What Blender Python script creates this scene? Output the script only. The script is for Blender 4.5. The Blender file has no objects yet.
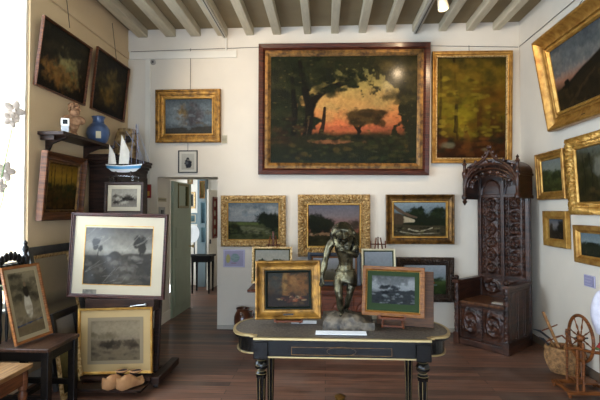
import bpy, math, random
import numpy as np
from mathutils import Vector, Matrix, Euler
R = math.radians
PI = math.pi
C = bpy.context.scene.collection
random.seed(7)

# ---------------------------------------------------------------- camera
FPX = 460.0
CAM = Vector((0, 0, 1.55))
PITCH = math.atan(10 / FPX); YAW = math.atan(25 / FPX)
ROT = Euler((PI / 2 + PITCH, 0, YAW), 'XYZ').to_matrix()
def ray(px, py):
    return ROT @ Vector(((px - 300) / FPX, (200 - py) / FPX, -1))
def atY(px, py, Y):
    d = ray(px, py); return CAM + d * (Y / d.y)
def atX(px, py, X):
    d = ray(px, py); return CAM + d * (X / d.x)
def atZ(px, py, Z):
    d = ray(px, py); return CAM + d * ((Z - CAM.z) / d.z)
YB = 5.97                       # back wall
XL = atY(128, 100, YB).x        # left wall
XR = atY(520, 100, YB).x        # right wall
ZC = atY(325, 26, YB).z         # ceiling boards
ZBEAM = atY(325, 34, YB).z
YR = -2.4                       # rear wall, behind the camera

# ---------------------------------------------------------------- materials
def lin(h):
    if isinstance(h, str):
        h = h.lstrip('#'); c = [int(h[i:i + 2], 16) / 255 for i in (0, 2, 4)]
    else: c = list(h)
    return [x / 12.92 if x <= .04045 else ((x + .055) / 1.055) ** 2.4 for x in c]
MC = {}
def mat(name, col, rough=.6, metal=0., var=.0, vscale=8., bump=0., bscale=40., col2=None, stretch=None, spec=.5, coat=0., trans=0., emit=None, es=0., sss=0., lo=.35, hi=.65):
    if name in MC: return MC[name]
    m = bpy.data.materials.new(name); m.use_nodes = True
    nt = m.node_tree; b = nt.nodes['Principled BSDF']; L = nt.links
    c = lin(col)
    b.inputs['Base Color'].default_value = (*c, 1)
    b.inputs['Roughness'].default_value = rough; b.inputs['Metallic'].default_value = metal
    b.inputs['Specular IOR Level'].default_value = spec
    b.inputs['Coat Weight'].default_value = coat; b.inputs['Coat Roughness'].default_value = .15
    b.inputs['Transmission Weight'].default_value = trans
    if emit: b.inputs['Emission Color'].default_value = (*lin(emit), 1); b.inputs['Emission Strength'].default_value = es
    if var or col2 or bump:
        tc = nt.nodes.new('ShaderNodeTexCoord'); mp = nt.nodes.new('ShaderNodeMapping')
        L.new(tc.outputs['Object'], mp.inputs[0])
        if stretch: mp.inputs['Scale'].default_value = stretch
    if var or col2:
        n = nt.nodes.new('ShaderNodeTexNoise'); n.inputs['Scale'].default_value = vscale; n.inputs['Detail'].default_value = 6
        L.new(mp.outputs[0], n.inputs['Vector'])
        r = nt.nodes.new('ShaderNodeValToRGB'); L.new(n.outputs['Fac'], r.inputs[0])
        c2 = lin(col2) if col2 else [x * (1 - var) for x in c]
        r.color_ramp.elements[0].position = lo; r.color_ramp.elements[1].position = hi
        r.color_ramp.elements[0].color = (*c2, 1); r.color_ramp.elements[1].color = (*c, 1)
        L.new(r.outputs[0], b.inputs['Base Color'])
    if bump:
        n2 = nt.nodes.new('ShaderNodeTexNoise'); n2.inputs['Scale'].default_value = bscale; n2.inputs['Detail'].default_value = 5
        L.new(mp.outputs[0], n2.inputs['Vector'])
        bp = nt.nodes.new('ShaderNodeBump'); bp.inputs['Strength'].default_value = bump; bp.inputs['Distance'].default_value = .01
        L.new(n2.outputs['Fac'], bp.inputs['Height']); L.new(bp.outputs[0], b.inputs['Normal'])
    MC[name] = m; return m
def vmat(name, rough=.5, coat=0., bump=.25, bscale=90., spec=.07):
    """oil paint or print: pigment laid down as a colour attribute on the sheet's own grid, plus brush relief"""
    m = mat(name, '#808080', rough, bump=bump, bscale=bscale, coat=coat, spec=spec)
    nt = m.node_tree
    if not any(n.type == 'ATTRIBUTE' for n in nt.nodes):
        a = nt.nodes.new('ShaderNodeAttribute'); a.attribute_name = 'pigment'
        nt.links.new(a.outputs['Color'], nt.nodes['Principled BSDF'].inputs['Base Color'])
    return m
def wood(name, c1, c2, rough=.45, coat=.0, scale=6., stretch=(1, 1, 12), bump=.15):
    return mat(name, c1, rough, var=.3, col2=c2, vscale=scale, stretch=stretch, bump=bump, bscale=30, coat=coat * .5, spec=.2)

# ---------------------------------------------------------------- mesh builder
class MB:
    def __init__(s): s.v = []; s.f = []
    def add(s, vs, fs, M=None):
        k = len(s.v)
        s.v += [tuple(M @ Vector(p)) if M is not None else tuple(p) for p in vs]
        s.f += [tuple(i + k for i in f) for f in fs]; return s
    def box(s, x0, x1, y0, y1, z0, z1, M=None):
        vs = [(x, y, z) for z in (z0, z1) for x, y in ((x0, y0), (x1, y0), (x1, y1), (x0, y1))]
        return s.add(vs, [(3, 2, 1, 0), (4, 5, 6, 7), (0, 1, 5, 4), (1, 2, 6, 5), (2, 3, 7, 6), (3, 0, 4, 7)], M)
    def beam(s, p0, p1, w, d, up=(0, 0, 1), taper=1.):
        p0 = Vector(p0); p1 = Vector(p1); a = (p1 - p0).normalized(); u = Vector(up)
        if abs(a.dot(u)) > .99: u = Vector((0, 1, 0))
        x = a.cross(u).normalized(); y = x.cross(a).normalized()
        vs = []
        for p, t in ((p0, 1), (p1, taper)):
            for i, j in ((-1, -1), (1, -1), (1, 1), (-1, 1)): vs.append(p + x * (i * w / 2 * t) + y * (j * d / 2 * t))
        return s.add(vs, [(0, 1, 2, 3), (7, 6, 5, 4), (0, 4, 5, 1), (1, 5, 6, 2), (2, 6, 7, 3), (3, 7, 4, 0)])
    def tube(s, pts, r, n=8, closed=False):
        pts = [Vector(p) for p in pts]; N = len(pts)
        rs = r if isinstance(r, (list, tuple)) else [r] * N
        vs = []; ref = None
        for i, p in enumerate(pts):
            if closed: t = pts[(i + 1) % N] - pts[i - 1]
            else: t = pts[min(i + 1, N - 1)] - pts[max(i - 1, 0)]
            t.normalize()
            if ref is None: ref = Vector((0, 0, 1)) if abs(t.z) < .9 else Vector((1, 0, 0))
            x = t.cross(ref).normalized(); y = x.cross(t).normalized(); ref = y
            for k in range(n):
                a = 2 * PI * k / n; vs.append(p + (x * math.cos(a) + y * math.sin(a)) * rs[i])
        fs = []
        for i in range(N if closed else N - 1):
            j = (i + 1) % N
            for k in range(n):
                l = (k + 1) % n; fs.append((i * n + k, i * n + l, j * n + l, j * n + k))
        if not closed: fs += [tuple(range(n))[::-1], tuple((N - 1) * n + k for k in range(n))]
        return s.add(vs, fs)
    def lathe(s, prof, c=(0, 0, 0), n=20, axis='z', flute=0, M=None):
        vs = []; fs = []; N = len(prof); c = Vector(c)
        for r, z in prof:
            for k in range(n):
                a = 2 * PI * k / n; rr = r * (1 - flute * (k % 2))
                p = (rr * math.cos(a), rr * math.sin(a), z)
                if axis == 'x': p = (z, p[0], p[1])
                if axis == 'y': p = (p[0], z, p[1])
                vs.append(c + Vector(p))
        for i in range(N - 1):
            for k in range(n):
                l = (k + 1) % n; fs.append((i * n + k, i * n + l, (i + 1) * n + l, (i + 1) * n + k))
        fs += [tuple(range(n))[::-1], tuple((N - 1) * n + k for k in range(n))]
        return s.add(vs, fs, M)
    def ball(s, c, r, n=12, m=8, M=None):
        r = r if isinstance(r, (tuple, list)) else (r, r, r)
        vs = [(c[0], c[1], c[2] - r[2])]; fs = []
        for i in range(1, m):
            t = PI * i / m
            for k in range(n):
                a = 2 * PI * k / n
                vs.append((c[0] + r[0] * math.sin(t) * math.cos(a), c[1] + r[1] * math.sin(t) * math.sin(a), c[2] - r[2] * math.cos(t)))
        vs.append((c[0], c[1], c[2] + r[2])); T = len(vs) - 1
        for k in range(n):
            l = (k + 1) % n
            fs.append((0, 1 + l, 1 + k)); fs.append((T, T - n + k, T - n + l))
            for i in range(m - 2): fs.append((1 + i * n + k, 1 + i * n + l, 1 + (i + 1) * n + l, 1 + (i + 1) * n + k))
        return s.add(vs, fs, M)
    def prism(s, out, z0, z1, M=None, axis='z'):
        n = len(out)
        def P(p, z): return (p[0], p[1], z) if axis == 'z' else ((p[0], z, p[1]) if axis == 'y' else (z, p[0], p[1]))
        vs = [P(p, z0) for p in out] + [P(p, z1) for p in out]
        fs = [tuple(range(n))[::-1], tuple(range(n, 2 * n))] + [(i, (i + 1) % n, n + (i + 1) % n, n + i) for i in range(n)]
        return s.add(vs, fs, M)
    def relief(s, w, h, fn, res, M=None, back=.0):
        """carved slab: local x 0..w, z 0..h, relief towards -y by fn(u,v) (metres)"""
        nx = max(2, int(w / res)); nz = max(2, int(h / res))
        U, V = np.meshgrid(np.linspace(0, 1, nx + 1), np.linspace(0, 1, nz + 1))
        H = fn(U, V); vs = []
        for j in range(nz + 1):
            for i in range(nx + 1):
                e = back if i in (0, nx) or j in (0, nz) else -float(H[j, i])
                vs.append((U[j, i] * w, e, V[j, i] * h))
        fs = [(j * (nx + 1) + i, j * (nx + 1) + i + 1, (j + 1) * (nx + 1) + i + 1, (j + 1) * (nx + 1) + i) for j in range(nz) for i in range(nx)]
        return s.add(vs, fs, M)
    def build(s, name, m, parent=None, smooth=False, bevel=0., loc=None, ang=40):
        me = bpy.data.meshes.new(name); me.from_pydata(s.v, [], s.f)
        return link(me, name, m, parent, smooth, bevel, loc, ang)
def link(me, name, m, parent=None, smooth=False, bevel=0., loc=None, ang=40):
    me.materials.clear(); me.materials.append(m)
    if smooth:
        me.polygons.foreach_set('use_smooth', [True] * len(me.polygons))
        me.set_sharp_from_angle(angle=R(ang))
    me.update()
    o = bpy.data.objects.new(name, me); C.objects.link(o)
    if parent: o.parent = parent
    if loc is not None: o.location = loc
    if bevel:
        b = o.modifiers.new('bevel', 'BEVEL'); b.width = bevel; b.segments = 2; b.limit_method = 'ANGLE'
    return o
def tag(o, label=None, cat=None, group=None, kind=None):
    for k, v in (('label', label), ('category', cat), ('group', group), ('kind', kind)):
        if v: o[k] = v
    return o
def thing(name, label, cat, loc=(0, 0, 0), rot=(0, 0, 0), group=None):
    o = bpy.data.objects.new(name, None); C.objects.link(o); o.empty_display_size = .05
    o.location = loc; o.rotation_euler = rot; return tag(o, label, cat, group)
def struct(o): o['kind'] = 'structure'; return o
def kids(o): return [c for c in C.objects if c.parent == o]
def copy_tree(o, parent=None):
    c = o.copy(); C.objects.link(c)
    if parent: c.parent = parent
    for ch in kids(o): copy_tree(ch, c)
    return c
def skin(verts, edges, radii, sub=2, root=0):
    """one continuous surface grown over a skeleton"""
    me = bpy.data.meshes.new('sk'); me.from_pydata([tuple(v) for v in verts], edges, [])
    o = bpy.data.objects.new('sk', me); C.objects.link(o)
    o.modifiers.new('s', 'SKIN')
    sv = me.skin_vertices
    if not sv: 
        o.modifiers.clear(); bpy.context.view_layer.objects.active = o; bpy.ops.mesh.customdata_skin_add(); o.modifiers.new('s', 'SKIN')
    for i, r in enumerate(radii):
        me.skin_vertices[0].data[i].radius = r if isinstance(r, (tuple, list)) else (r, r)
        me.skin_vertices[0].data[i].use_root = (i == root)
    ss = o.modifiers.new('u', 'SUBSURF'); ss.levels = sub; ss.render_levels = sub
    dg = bpy.context.evaluated_depsgraph_get(); dg.update()
    out = bpy.data.meshes.new_from_object(o.evaluated_get(dg))
    bpy.data.objects.remove(o); return out

# ---------------------------------------------------------------- noise and painting
def vnoise(x, y, seed=0):
    xi = np.floor(x).astype(np.int64); yi = np.floor(y).astype(np.int64); xf = x - xi; yf = y - yi
    def h(a, b):
        n = (a * 374761393 + b * 668265263 + seed * 1442695041) & 0x7fffffff
        n = ((n ^ (n >> 13)) * 1274126177) & 0x7fffffff
        return ((n ^ (n >> 16)) & 0xffff) / 65535.
    u = xf * xf * (3 - 2 * xf); v = yf * yf * (3 - 2 * yf)
    return (h(xi, yi) * (1 - u) + h(xi + 1, yi) * u) * (1 - v) + (h(xi, yi + 1) * (1 - u) + h(xi + 1, yi + 1) * u) * v
def fbm(x, y, seed=0, o=4):
    t = 0; a = .5
    for i in range(o): t = t + a * vnoise(x * 2 ** i, y * 2 ** i, seed + i); a *= .5
    return t / (1 - .5 ** o)
def sm(a, b, x):
    t = np.clip((x - a) / (b - a), 0, 1); return t * t * (3 - 2 * t)
class Paint:
    def __init__(s, w, h, cells, seed=1):
        nx = max(8, int(cells)); nz = max(8, int(cells * h / w))
        s.w, s.h, s.nx, s.nz, s.seed = w, h, nx, nz, seed
        s.U, s.V = np.meshgrid((np.arange(nx) + .5) / nx, (np.arange(nz) + .5) / nz)
        s.asp = w / h; s.X = s.U * s.asp; s.I = np.zeros((nz, nx, 3))
    def mix(s, m, col):
        m = m[..., None]; s.I = s.I * (1 - m) + np.array(lin(col)) * m; return s
    def grad(s, stops):
        vs = [a for a, _ in stops]; cs = np.array([lin(c) for _, c in stops])
        for k in range(3): s.I[..., k] = np.interp(s.V + .05 * (fbm(s.X * 4, s.V * 4, s.seed) - .5), vs, cs[:, k])
        return s
    def blob(s, cx, cy, rx, ry, col, soft=.25, rough=.5, f=7, a=1.):
        s.seed += 3
        d = np.sqrt(((s.U - cx) / rx) ** 2 + ((s.V - cy) / ry) ** 2) + rough * (fbm(s.X * f, s.V * f, s.seed) - .5) * 2
        return s.mix(a * (1 - sm(1 - soft, 1 + soft, d)), col)
    def land(s, y0, y1, col, amp=.04, f=4, soft=.02, a=1.):
        """ground below an edge that runs from height y0 (left) to y1 (right)"""
        s.seed += 3
        e = y0 + (y1 - y0) * s.U + amp * (fbm(s.X * f, s.V * 0, s.seed) - .5) * 2
        return s.mix(a * (1 - sm(e - soft, e + soft, s.V)), col)
    def stroke(s, pts, w, col, a=1., wob=.01):
        s.seed += 3; d = np.full(s.U.shape, 9.)
        n1 = (fbm(s.X * 9, s.V * 9, s.seed) - .5) * wob * 4
        for i in range(len(pts) - 1):
            ax, ay = pts[i][0] * s.asp, pts[i][1]; bx, by = pts[i + 1][0] * s.asp, pts[i + 1][1]
            t = np.clip(((s.X - ax) * (bx - ax) + (s.V - ay) * (by - ay)) / ((bx - ax) ** 2 + (by - ay) ** 2 + 1e-9), 0, 1)
            ww = w * (1 - .5 * (i + t) / (len(pts) - 1))
            d = np.minimum(d, np.hypot(s.X - ax - t * (bx - ax), s.V - ay - t * (by - ay)) / ww + n1 / w)
        return s.mix(a * (1 - sm(.7, 1.2, d)), col)
    def tree(s, x, y, h, w, leaf, bark='#201810', n=6, light=None):
        s.stroke([(x, y), (x + .01, y + h * .6)], w * .09 * s.asp, bark)
        rn = random.Random(s.seed)
        for i in range(n):
            s.blob(x + rn.uniform(-.5, .5) * w, y + h * rn.uniform(.45, .95), w * .38, h * .22, leaf, .3, .8, 12)
        if light: s.blob(x - w * .15, y + h * .8, w * .3, h * .15, light, .6, 1.2, 22, .6)
        return s
    def mottle(s, amt=.3, f=20, tint=None):
        s.seed += 5; n = fbm(s.X * f, s.V * f, s.seed) - .5
        s.I = np.clip(s.I * (1 + 2 * amt * n[..., None]), 0, 1); return s
    def dabs(s, cx, cy, rx, ry, n, r, cols, a=.8):
        rn = random.Random(s.seed + 11); s.seed += 1
        for i in range(n):
            s.blob(cx + rn.uniform(-rx, rx), cy + rn.uniform(-ry, ry), r * rn.uniform(.8, 2.) / s.asp, r * rn.uniform(.5, 1.), rn.choice(cols), .75, 1.3, 16, a)
        return s
    def sheet(s, name, m, parent, y=-.02, x0=None, z0=0.):
        x0 = -s.w / 2 if x0 is None else x0
        nx, nz = s.nx, s.nz; vs = [(x0 + s.w * i / nx, y, z0 + s.h * j / nz) for j in range(nz + 1) for i in range(nx + 1)]
        fs = [(j * (nx + 1) + i, j * (nx + 1) + i + 1, (j + 1) * (nx + 1) + i + 1, (j + 1) * (nx + 1) + i) for j in range(nz) for i in range(nx)]
        # a thin panel: the sheet has a back and edges too
        k = len(vs); b = y + .004
        vs += [(x0, b, z0), (x0 + s.w, b, z0), (x0 + s.w, b, z0 + s.h), (x0, b, z0 + s.h)]
        fs += [(k + 3, k + 2, k + 1, k)]
        me = bpy.data.meshes.new(name); me.from_pydata(vs, [], fs)
        at = me.color_attributes.new('pigment', 'FLOAT_COLOR', 'POINT')
        I = np.zeros((nz + 1, nx + 1, 3)); P = np.pad(s.I, ((0, 1), (0, 1), (0, 0)), mode='edge')
        I[:] = P ** 1.12 * PIG; arr = np.ones((len(vs), 4), np.float32); arr[:k, :3] = I.reshape(-1, 3); arr[k:, :3] = .15
        at.data.foreach_set('color', arr.ravel())
        return link(me, name, m, parent)

PIG = .72
def moulding(W, H, prof, orn=None, seg=.03, z0=0.):
    """mitred frame moulding: prof = [(inset, depth)]; orn(inset, s, depth) -> extra depth along the run s"""
    mb = MB(); cs = [(-1, 0), (1, 0), (1, 1), (-1, 1)]
    def corner(k, d): sx, t = cs[k]; return ((W / 2 - d) * sx, (H - d) if t else d)
    for k in range(4):
        a0 = corner(k, 0); b0 = corner((k + 1) % 4, 0); L = math.hypot(b0[0] - a0[0], b0[1] - a0[1])
        n = max(1, int(L / seg)) if orn else 1
        vs = []; fs = []; m = len(prof)
        for i in range(n + 1):
            t = i / n
            for d, y in prof:
                a = corner(k, d); b = corner((k + 1) % 4, d)
                e = orn(d, t * L, y) if orn and 0 < y else 0
                e *= min(1, min(t, 1 - t) * L / .02)
                vs.append((a[0] + (b[0] - a[0]) * t, -(y + e), z0 + a[1] + (b[1] - a[1]) * t))
        for i in range(n):
            for j in range(m - 1):
                fs.append((i * m + j, (i + 1) * m + j, (i + 1) * m + j + 1, i * m + j + 1))
        mb.add(vs, fs)
    # closed at the back by the panel itself
    d0 = prof[0][0]; d1 = prof[-1][0]
    for k in range(4):
        a = corner(k, d0); b = corner((k + 1) % 4, d0); c = corner((k + 1) % 4, d1); d = corner(k, d1)
        mb.add([(a[0], 0, z0 + a[1]), (b[0], 0, z0 + b[1]), (c[0], 0, z0 + c[1]), (d[0], 0, z0 + d[1])], [(3, 2, 1, 0)])
    return mb
def scallop(amp, per):
    def f(d, s, y): return amp * (math.sin(2 * PI * s / per + d * 60) * .6 + math.sin(2 * PI * s / per * 2.3 + d * 190) * .5) if d > .004 else 0
    return f
# profile families, w = moulding width, h = depth
def p_cove(w, h): return [(0, 0), (0, .6 * h), (.04 * w, .92 * h), (.12 * w, h), (.22 * w, .95 * h), (.28 * w, .8 * h), (.4 * w, .6 * h), (.6 * w, .45 * h), (.72 * w, .42 * h), (.76 * w, .52 * h), (.84 * w, .52 * h), (.88 * w, .38 * h), (w, .3 * h), (w, .1 * h)]
def p_flat(w, h): return [(0, 0), (0, .9 * h), (.08 * w, h), (.7 * w, .92 * h), (.8 * w, .8 * h), (w, .6 * h), (w, .1 * h)]
def p_step(w, h): return [(0, 0), (0, .8 * h), (.1 * w, h), (.25 * w, h), (.3 * w, .75 * h), (.55 * w, .7 * h), (.6 * w, .85 * h), (.7 * w, .85 * h), (.75 * w, .55 * h), (w, .45 * h), (w, .1 * h)]
def p_orn(w, h):
    a = [(0, 0), (0, .5 * h), (.03 * w, .75 * h)]
    for i in range(1, 13): t = i / 13; a.append((w * (.03 + .62 * t), h * (.72 + .28 * math.sin(PI * t) ** .7)))
    return a + [(.67 * w, .5 * h), (.8 * w, .42 * h), (.84 * w, .52 * h), (.9 * w, .52 * h), (.93 * w, .36 * h), (w, .3 * h), (w, .1 * h)]
def picture(name, label, cat, W, H, loc, rot, fw, fd, prof, fm, paint, pm, orn=None, slip=None, mat_=None, mw=0., group=None, cells=None, plate=None, sheetname='canvas', mwb=None, foot=None, part=None):
    """W,H outer size; slip=(width, material); mat_/mw passe-partout; paint(P) fills the sheet"""
    t = thing(name, label, cat, loc, rot, group)
    o = moulding(W, H, prof(fw, fd), orn, .012 if orn else .03).build('frame', fm, t, smooth=True, ang=35)
    ins = fw
    if slip:
        sw, smt = slip
        moulding(W - 2 * ins + .004, H - 2 * ins + .004, [(0, .004), (0, fd * .5), (sw * .5, fd * .5), (sw, fd * .28), (sw, .004)], z0=ins - .002).build('slip', smt, t)
        ins += sw
    iw, ih = W - 2 * ins, H - 2 * ins
    yb = -fd * .2
    if mat_:
        b = mwb if mwb is not None else mw
        mb = MB(); x1 = iw / 2 + .002; x0 = iw / 2 - mw; za = ins - .002; zb = ins + b; zc = H - ins - mw; zd = H - ins + .002
        for q in ((-x1, x1, za, zb), (-x1, x1, zc, zd), (-x1, -x0, zb, zc), (x0, x1, zb, zc)): mb.box(q[0], q[1], yb - .003, yb, q[2], q[3])
        mb.build('mat_board', mat_, t)
        pw, ph, pz = 2 * x0, zc - zb, zb
    else: pw, ph, pz = iw, ih, ins
    P = Paint(pw, ph, cells or 60, seed=len(label))
    paint(P)
    P.sheet(sheetname, pm, t, y=yb, z0=pz)
    MB().box(-W / 2 + fw * .5, W / 2 - fw * .5, -.003, 0, fw * .5, H - fw * .5).build('backing', MC.get('backing') or mat('backing', '#4a3a28', .9), t) if not foot else None
    if plate:
        MB().box(-plate / 2, plate / 2, -fd * .62, -fd * .45, fw * .35, fw * .35 + .014).build('nameplate', mat('plate', '#2c2214', .5, .4), t)
    return t
DAY1, DAY2, REAR_FILL, EXPO = 225, 190, 260, 0.03
# ================================================================ materials in use
plaster = mat('plaster', '#dad0c0', .9, var=.06, vscale=2.2, bump=.12, bscale=35)
plaster_l = mat('plaster_tan', '#d8bd96', .9, var=.07, vscale=2.0, bump=.12, bscale=30)
ceil_m = mat('ceiling_paint', '#907f60', .9, var=.16, vscale=2.5, bump=.2, bscale=25)
beam_m = mat('beam_paint', '#cbbfa4', .8, var=.14, vscale=5, bump=.25, bscale=20, stretch=(6, 1, 6))
white_m = mat('white_paint', '#ded8cb', .5, var=.04, vscale=4)
wire_m = mat('wire', '#4d463c', .5, .6)
darkwood = wood('dark_oak', '#38241a', '#1c110c', .45, .05, 5)
oak_carved = wood('carved_oak', '#573425', '#22130d', .42, .05, 5)
blackwood = wood('black_wood', '#18130f', '#0c0908', .35, .3, 4)
midwood = wood('mid_wood', '#6b4026', '#452514', .4, .1, 6)
palewood = wood('worn_wood', '#8d7558', '#5c4530', .6, 0, 6, (12, 1, 1))
topwood = wood('bench_top', '#96734c', '#6a4a2c', .35, .15, 5, (12, 1, 1))
redwood = wood('reddish_wood', '#6e3a1c', '#45200e', .4, .1, 8)
gold = mat('gilding', '#b98c44', .42, .55, var=.3, vscale=14, col2='#8c5f24', bump=.25, bscale=60)
gold_b = mat('bright_gilding', '#c49b50', .4, .55, var=.3, vscale=14, col2='#a8762e', bump=.15, bscale=60)
gold_l = mat('pale_gilding', '#dfc088', .42, .5, var=.25, vscale=45, col2='#8f6830', bump=.4, bscale=110)
gold_d = mat('dark_gilding', '#7e5a28', .4, .6, var=.4, vscale=16, col2='#3e2810', bump=.3, bscale=60)
brass = mat('brass', '#b9a474', .35, .8)
brownframe = wood('frame_brown', '#55291a', '#2e150c', .35, .2, 7)
woodframe = wood('frame_walnut', '#84521f', '#5e360f', .42, .1, 9, (2, 2, 14))
blackframe = mat('frame_black', '#191411', .4)
cream = mat('mat_cream', '#a99d86', .85, var=.05, vscale=6)
green_mat = mat('mat_green', '#25341a', .8, spec=.2)
mat('backing', '#4a3a28', .9)
oil = vmat('oil_paint', .45, .03, .3, 130)
oil_m = vmat('oil_matt', .6, 0, .15, 130)
printm = vmat('print_paper', .8, 0, 0, 60)
def pane_mat(name, tint):
    m = bpy.data.materials.new(name); m.use_nodes = True; nt = m.node_tree; nt.nodes.remove(nt.nodes['Principled BSDF'])
    a = nt.nodes.new('ShaderNodeBsdfTransparent'); a.inputs[0].default_value = (*tint, 1); g = nt.nodes.new('ShaderNodeBsdfGlossy'); g.inputs['Roughness'].default_value = .03
    x = nt.nodes.new('ShaderNodeMixShader'); x.inputs[0].default_value = .06
    nt.links.new(a.outputs[0], x.inputs[1]); nt.links.new(g.outputs[0], x.inputs[2]); nt.links.new(x.outputs[0], nt.nodes['Material Output'].inputs[0])
    return m
glass = pane_mat('glass', (.97, .98, .98))
acrylic = pane_mat('acrylic', (.93, .95, .95))

# floorboards: long boards running across the room, dark waxed, joints and wear
def floor_mat():
    m = mat('floorboards', '#4a2f26', .36, bump=.0); nt = m.node_tree; L = nt.links; b = nt.nodes['Principled BSDF']
    tc = nt.nodes.new('ShaderNodeTexCoord'); br = nt.nodes.new('ShaderNodeTexBrick')
    br.inputs['Scale'].default_value = 1.; br.inputs['Brick Width'].default_value = 2.3; br.inputs['Row Height'].default_value = .088
    br.inputs['Mortar Size'].default_value = .003; br.inputs['Bias'].default_value = -.1; br.offset = .37
    br.inputs['Color1'].default_value = (*lin('#785341'), 1); br.inputs['Color2'].default_value = (*lin('#3c2c25'), 1); br.inputs['Mortar'].default_value = (*lin('#150d0a'), 1)
    L.new(tc.outputs['Object'], br.inputs['Vector'])
    mp = nt.nodes.new('ShaderNodeMapping'); mp.inputs['Scale'].default_value = (1.2, 22, 1); L.new(tc.outputs['Object'], mp.inputs[0])
    n = nt.nodes.new('ShaderNodeTexNoise'); n.inputs['Scale'].default_value = 2.2; n.inputs['Detail'].default_value = 8; L.new(mp.outputs[0], n.inputs['Vector'])
    n2 = nt.nodes.new('ShaderNodeTexNoise'); n2.inputs['Scale'].default_value = 1.6; n2.inputs['Detail'].default_value = 5; L.new(tc.outputs['Object'], n2.inputs['Vector'])
    r = nt.nodes.new('ShaderNodeValToRGB'); L.new(n.outputs['Fac'], r.inputs[0])
    r.color_ramp.elements[0].position = .3; r.color_ramp.elements[1].position = .75
    r.color_ramp.elements[0].color = (.4, .4, .4, 1); r.color_ramp.elements[1].color = (1.75, 1.68, 1.6, 1)
    mx = nt.nodes.new('ShaderNodeMix'); mx.data_type = 'RGBA'; mx.blend_type = 'MULTIPLY'; mx.inputs[0].default_value = 1
    L.new(br.outputs['Color'], mx.inputs[6]); L.new(r.outputs[0], mx.inputs[7])
    mx2 = nt.nodes.new('ShaderNodeMix'); mx2.data_type = 'RGBA'; mx2.blend_type = 'MIX'
    r2 = nt.nodes.new('ShaderNodeValToRGB'); r2.color_ramp.elements[0].position = .5; r2.color_ramp.elements[1].position = .72; L.new(n2.outputs['Fac'], r2.inputs[0])
    mm = nt.nodes.new('ShaderNodeMath'); mm.operation = 'MULTIPLY'; mm.inputs[1].default_value = .5; L.new(r2.outputs[0], mm.inputs[0])
    L.new(mm.outputs[0], mx2.inputs[0]); L.new(mx.outputs[2], mx2.inputs[6]); mx2.inputs[7].default_value = (*lin('#7e6a5e'), 1)
    L.new(mx2.outputs[2], b.inputs['Base Color'])
    rr = nt.nodes.new('ShaderNodeMapRange'); rr.inputs[3].default_value = .28; rr.inputs[4].default_value = .55; L.new(n.outputs['Fac'], rr.inputs[0]); L.new(rr.outputs[0], b.inputs['Roughness'])
    bp = nt.nodes.new('ShaderNodeBump'); bp.inputs['Strength'].default_value = .25; bp.inputs['Distance'].default_value = .004; L.new(n.outputs['Fac'], bp.inputs['Height']); L.new(bp.outputs[0], b.inputs['Normal'])
    return m
floorm = floor_mat()

# ================================================================ the room
YT = 6.47     # far face of the thick back wall
dl = atY(157, 250, YB).x; dr = atY(217.5, 250, YB).x; dtop = atY(187, 177, YB).z
TH = .3
Wx0, Wx1 = XL - TH, XR + TH
struct(MB().box(Wx0, Wx1, YR - TH, 10.2, -.12, 0).build('floor', floorm))
struct(MB().box(Wx0, Wx1, YR - TH, YT, ZC, ZC + .12).build('ceiling', ceil_m))
struct(MB().box(XL, dl, YB, YT, 0, ZC).box(dr, XR, YB, YT, 0, ZC).box(dl, dr, YB, YT, dtop, ZC).build('wall_back', plaster))
struct(MB().box(XR, Wx1, YR, YT, 0, ZC).build('wall_right', plaster))
rx0, rx1, rz0, rz1 = -2.1, 1.7, .12, 1.98       # unseen low glazing behind the camera, added to pass the rear fill light
struct(MB().box(Wx0, rx0, YR - TH, YR, 0, ZC).box(rx1, Wx1, YR - TH, YR, 0, ZC).box(rx0, rx1, YR - TH, YR, 0, rz0).box(rx0, rx1, YR - TH, YR, rz1, ZC).build('wall_rear', plaster))
t = thing('window_3', None, None, ((rx0 + rx1) / 2, YR - .1, rz0)); struct(t); w = (rx1 - rx0) / 2; h = rz1 - rz0
f = MB().box(-w, w, -.03, .03, 0, .05).box(-w, w, -.03, .03, h - .05, h)
for x in (-w, -w * .34, w * .34 - .05, w - .05): f.box(x, x + .05, -.03, .03, .05, h - .05)
struct(f.build('window_frame', white_m, t)); struct(MB().box(-w + .03, w - .03, -.004, .004, .03, h - .03).build('window_pane', glass, t))
w1, w2 = (1.9, atX(28, 200, XL).y), (-1.7, .9)     # the two window openings
wz0, wz1 = .72, 3.62
wl = MB().box(Wx0, XL, YR, w2[0], 0, ZC).box(Wx0, XL, w2[1], w1[0], 0, ZC).box(Wx0, XL, w1[1], YT, 0, ZC)
for a, b in (w1, w2): wl.box(Wx0, XL, a, b, 0, wz0).box(Wx0, XL, a, b, wz1, ZC)
struct(wl.build('wall_left', plaster_l))
for i, (a, b) in enumerate((w1, w2)):
    t = thing('window_%d' % (i + 1), None, None, (XL - .05, (a + b) / 2, wz0)); struct(t)
    w = (b - a) / 2; h = wz1 - wz0; f = MB()
    f.box(-.03, .03, -w, -w + .03, 0, h).box(-.03, .03, w - .03, w, 0, h).box(-.03, .03, -w, w, 0, .06).box(-.03, .03, -w, w, h - .06, h)
    struct(f.build('window_frame', white_m, t))
    struct(MB().box(-.004, .004, -w + .03, w - .03, .03, h - .03).build('window_pane', glass, t))
    struct(MB().box(-.03, .1, -w, w, -.001, .02).build('window_sill', white_m, t))
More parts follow.
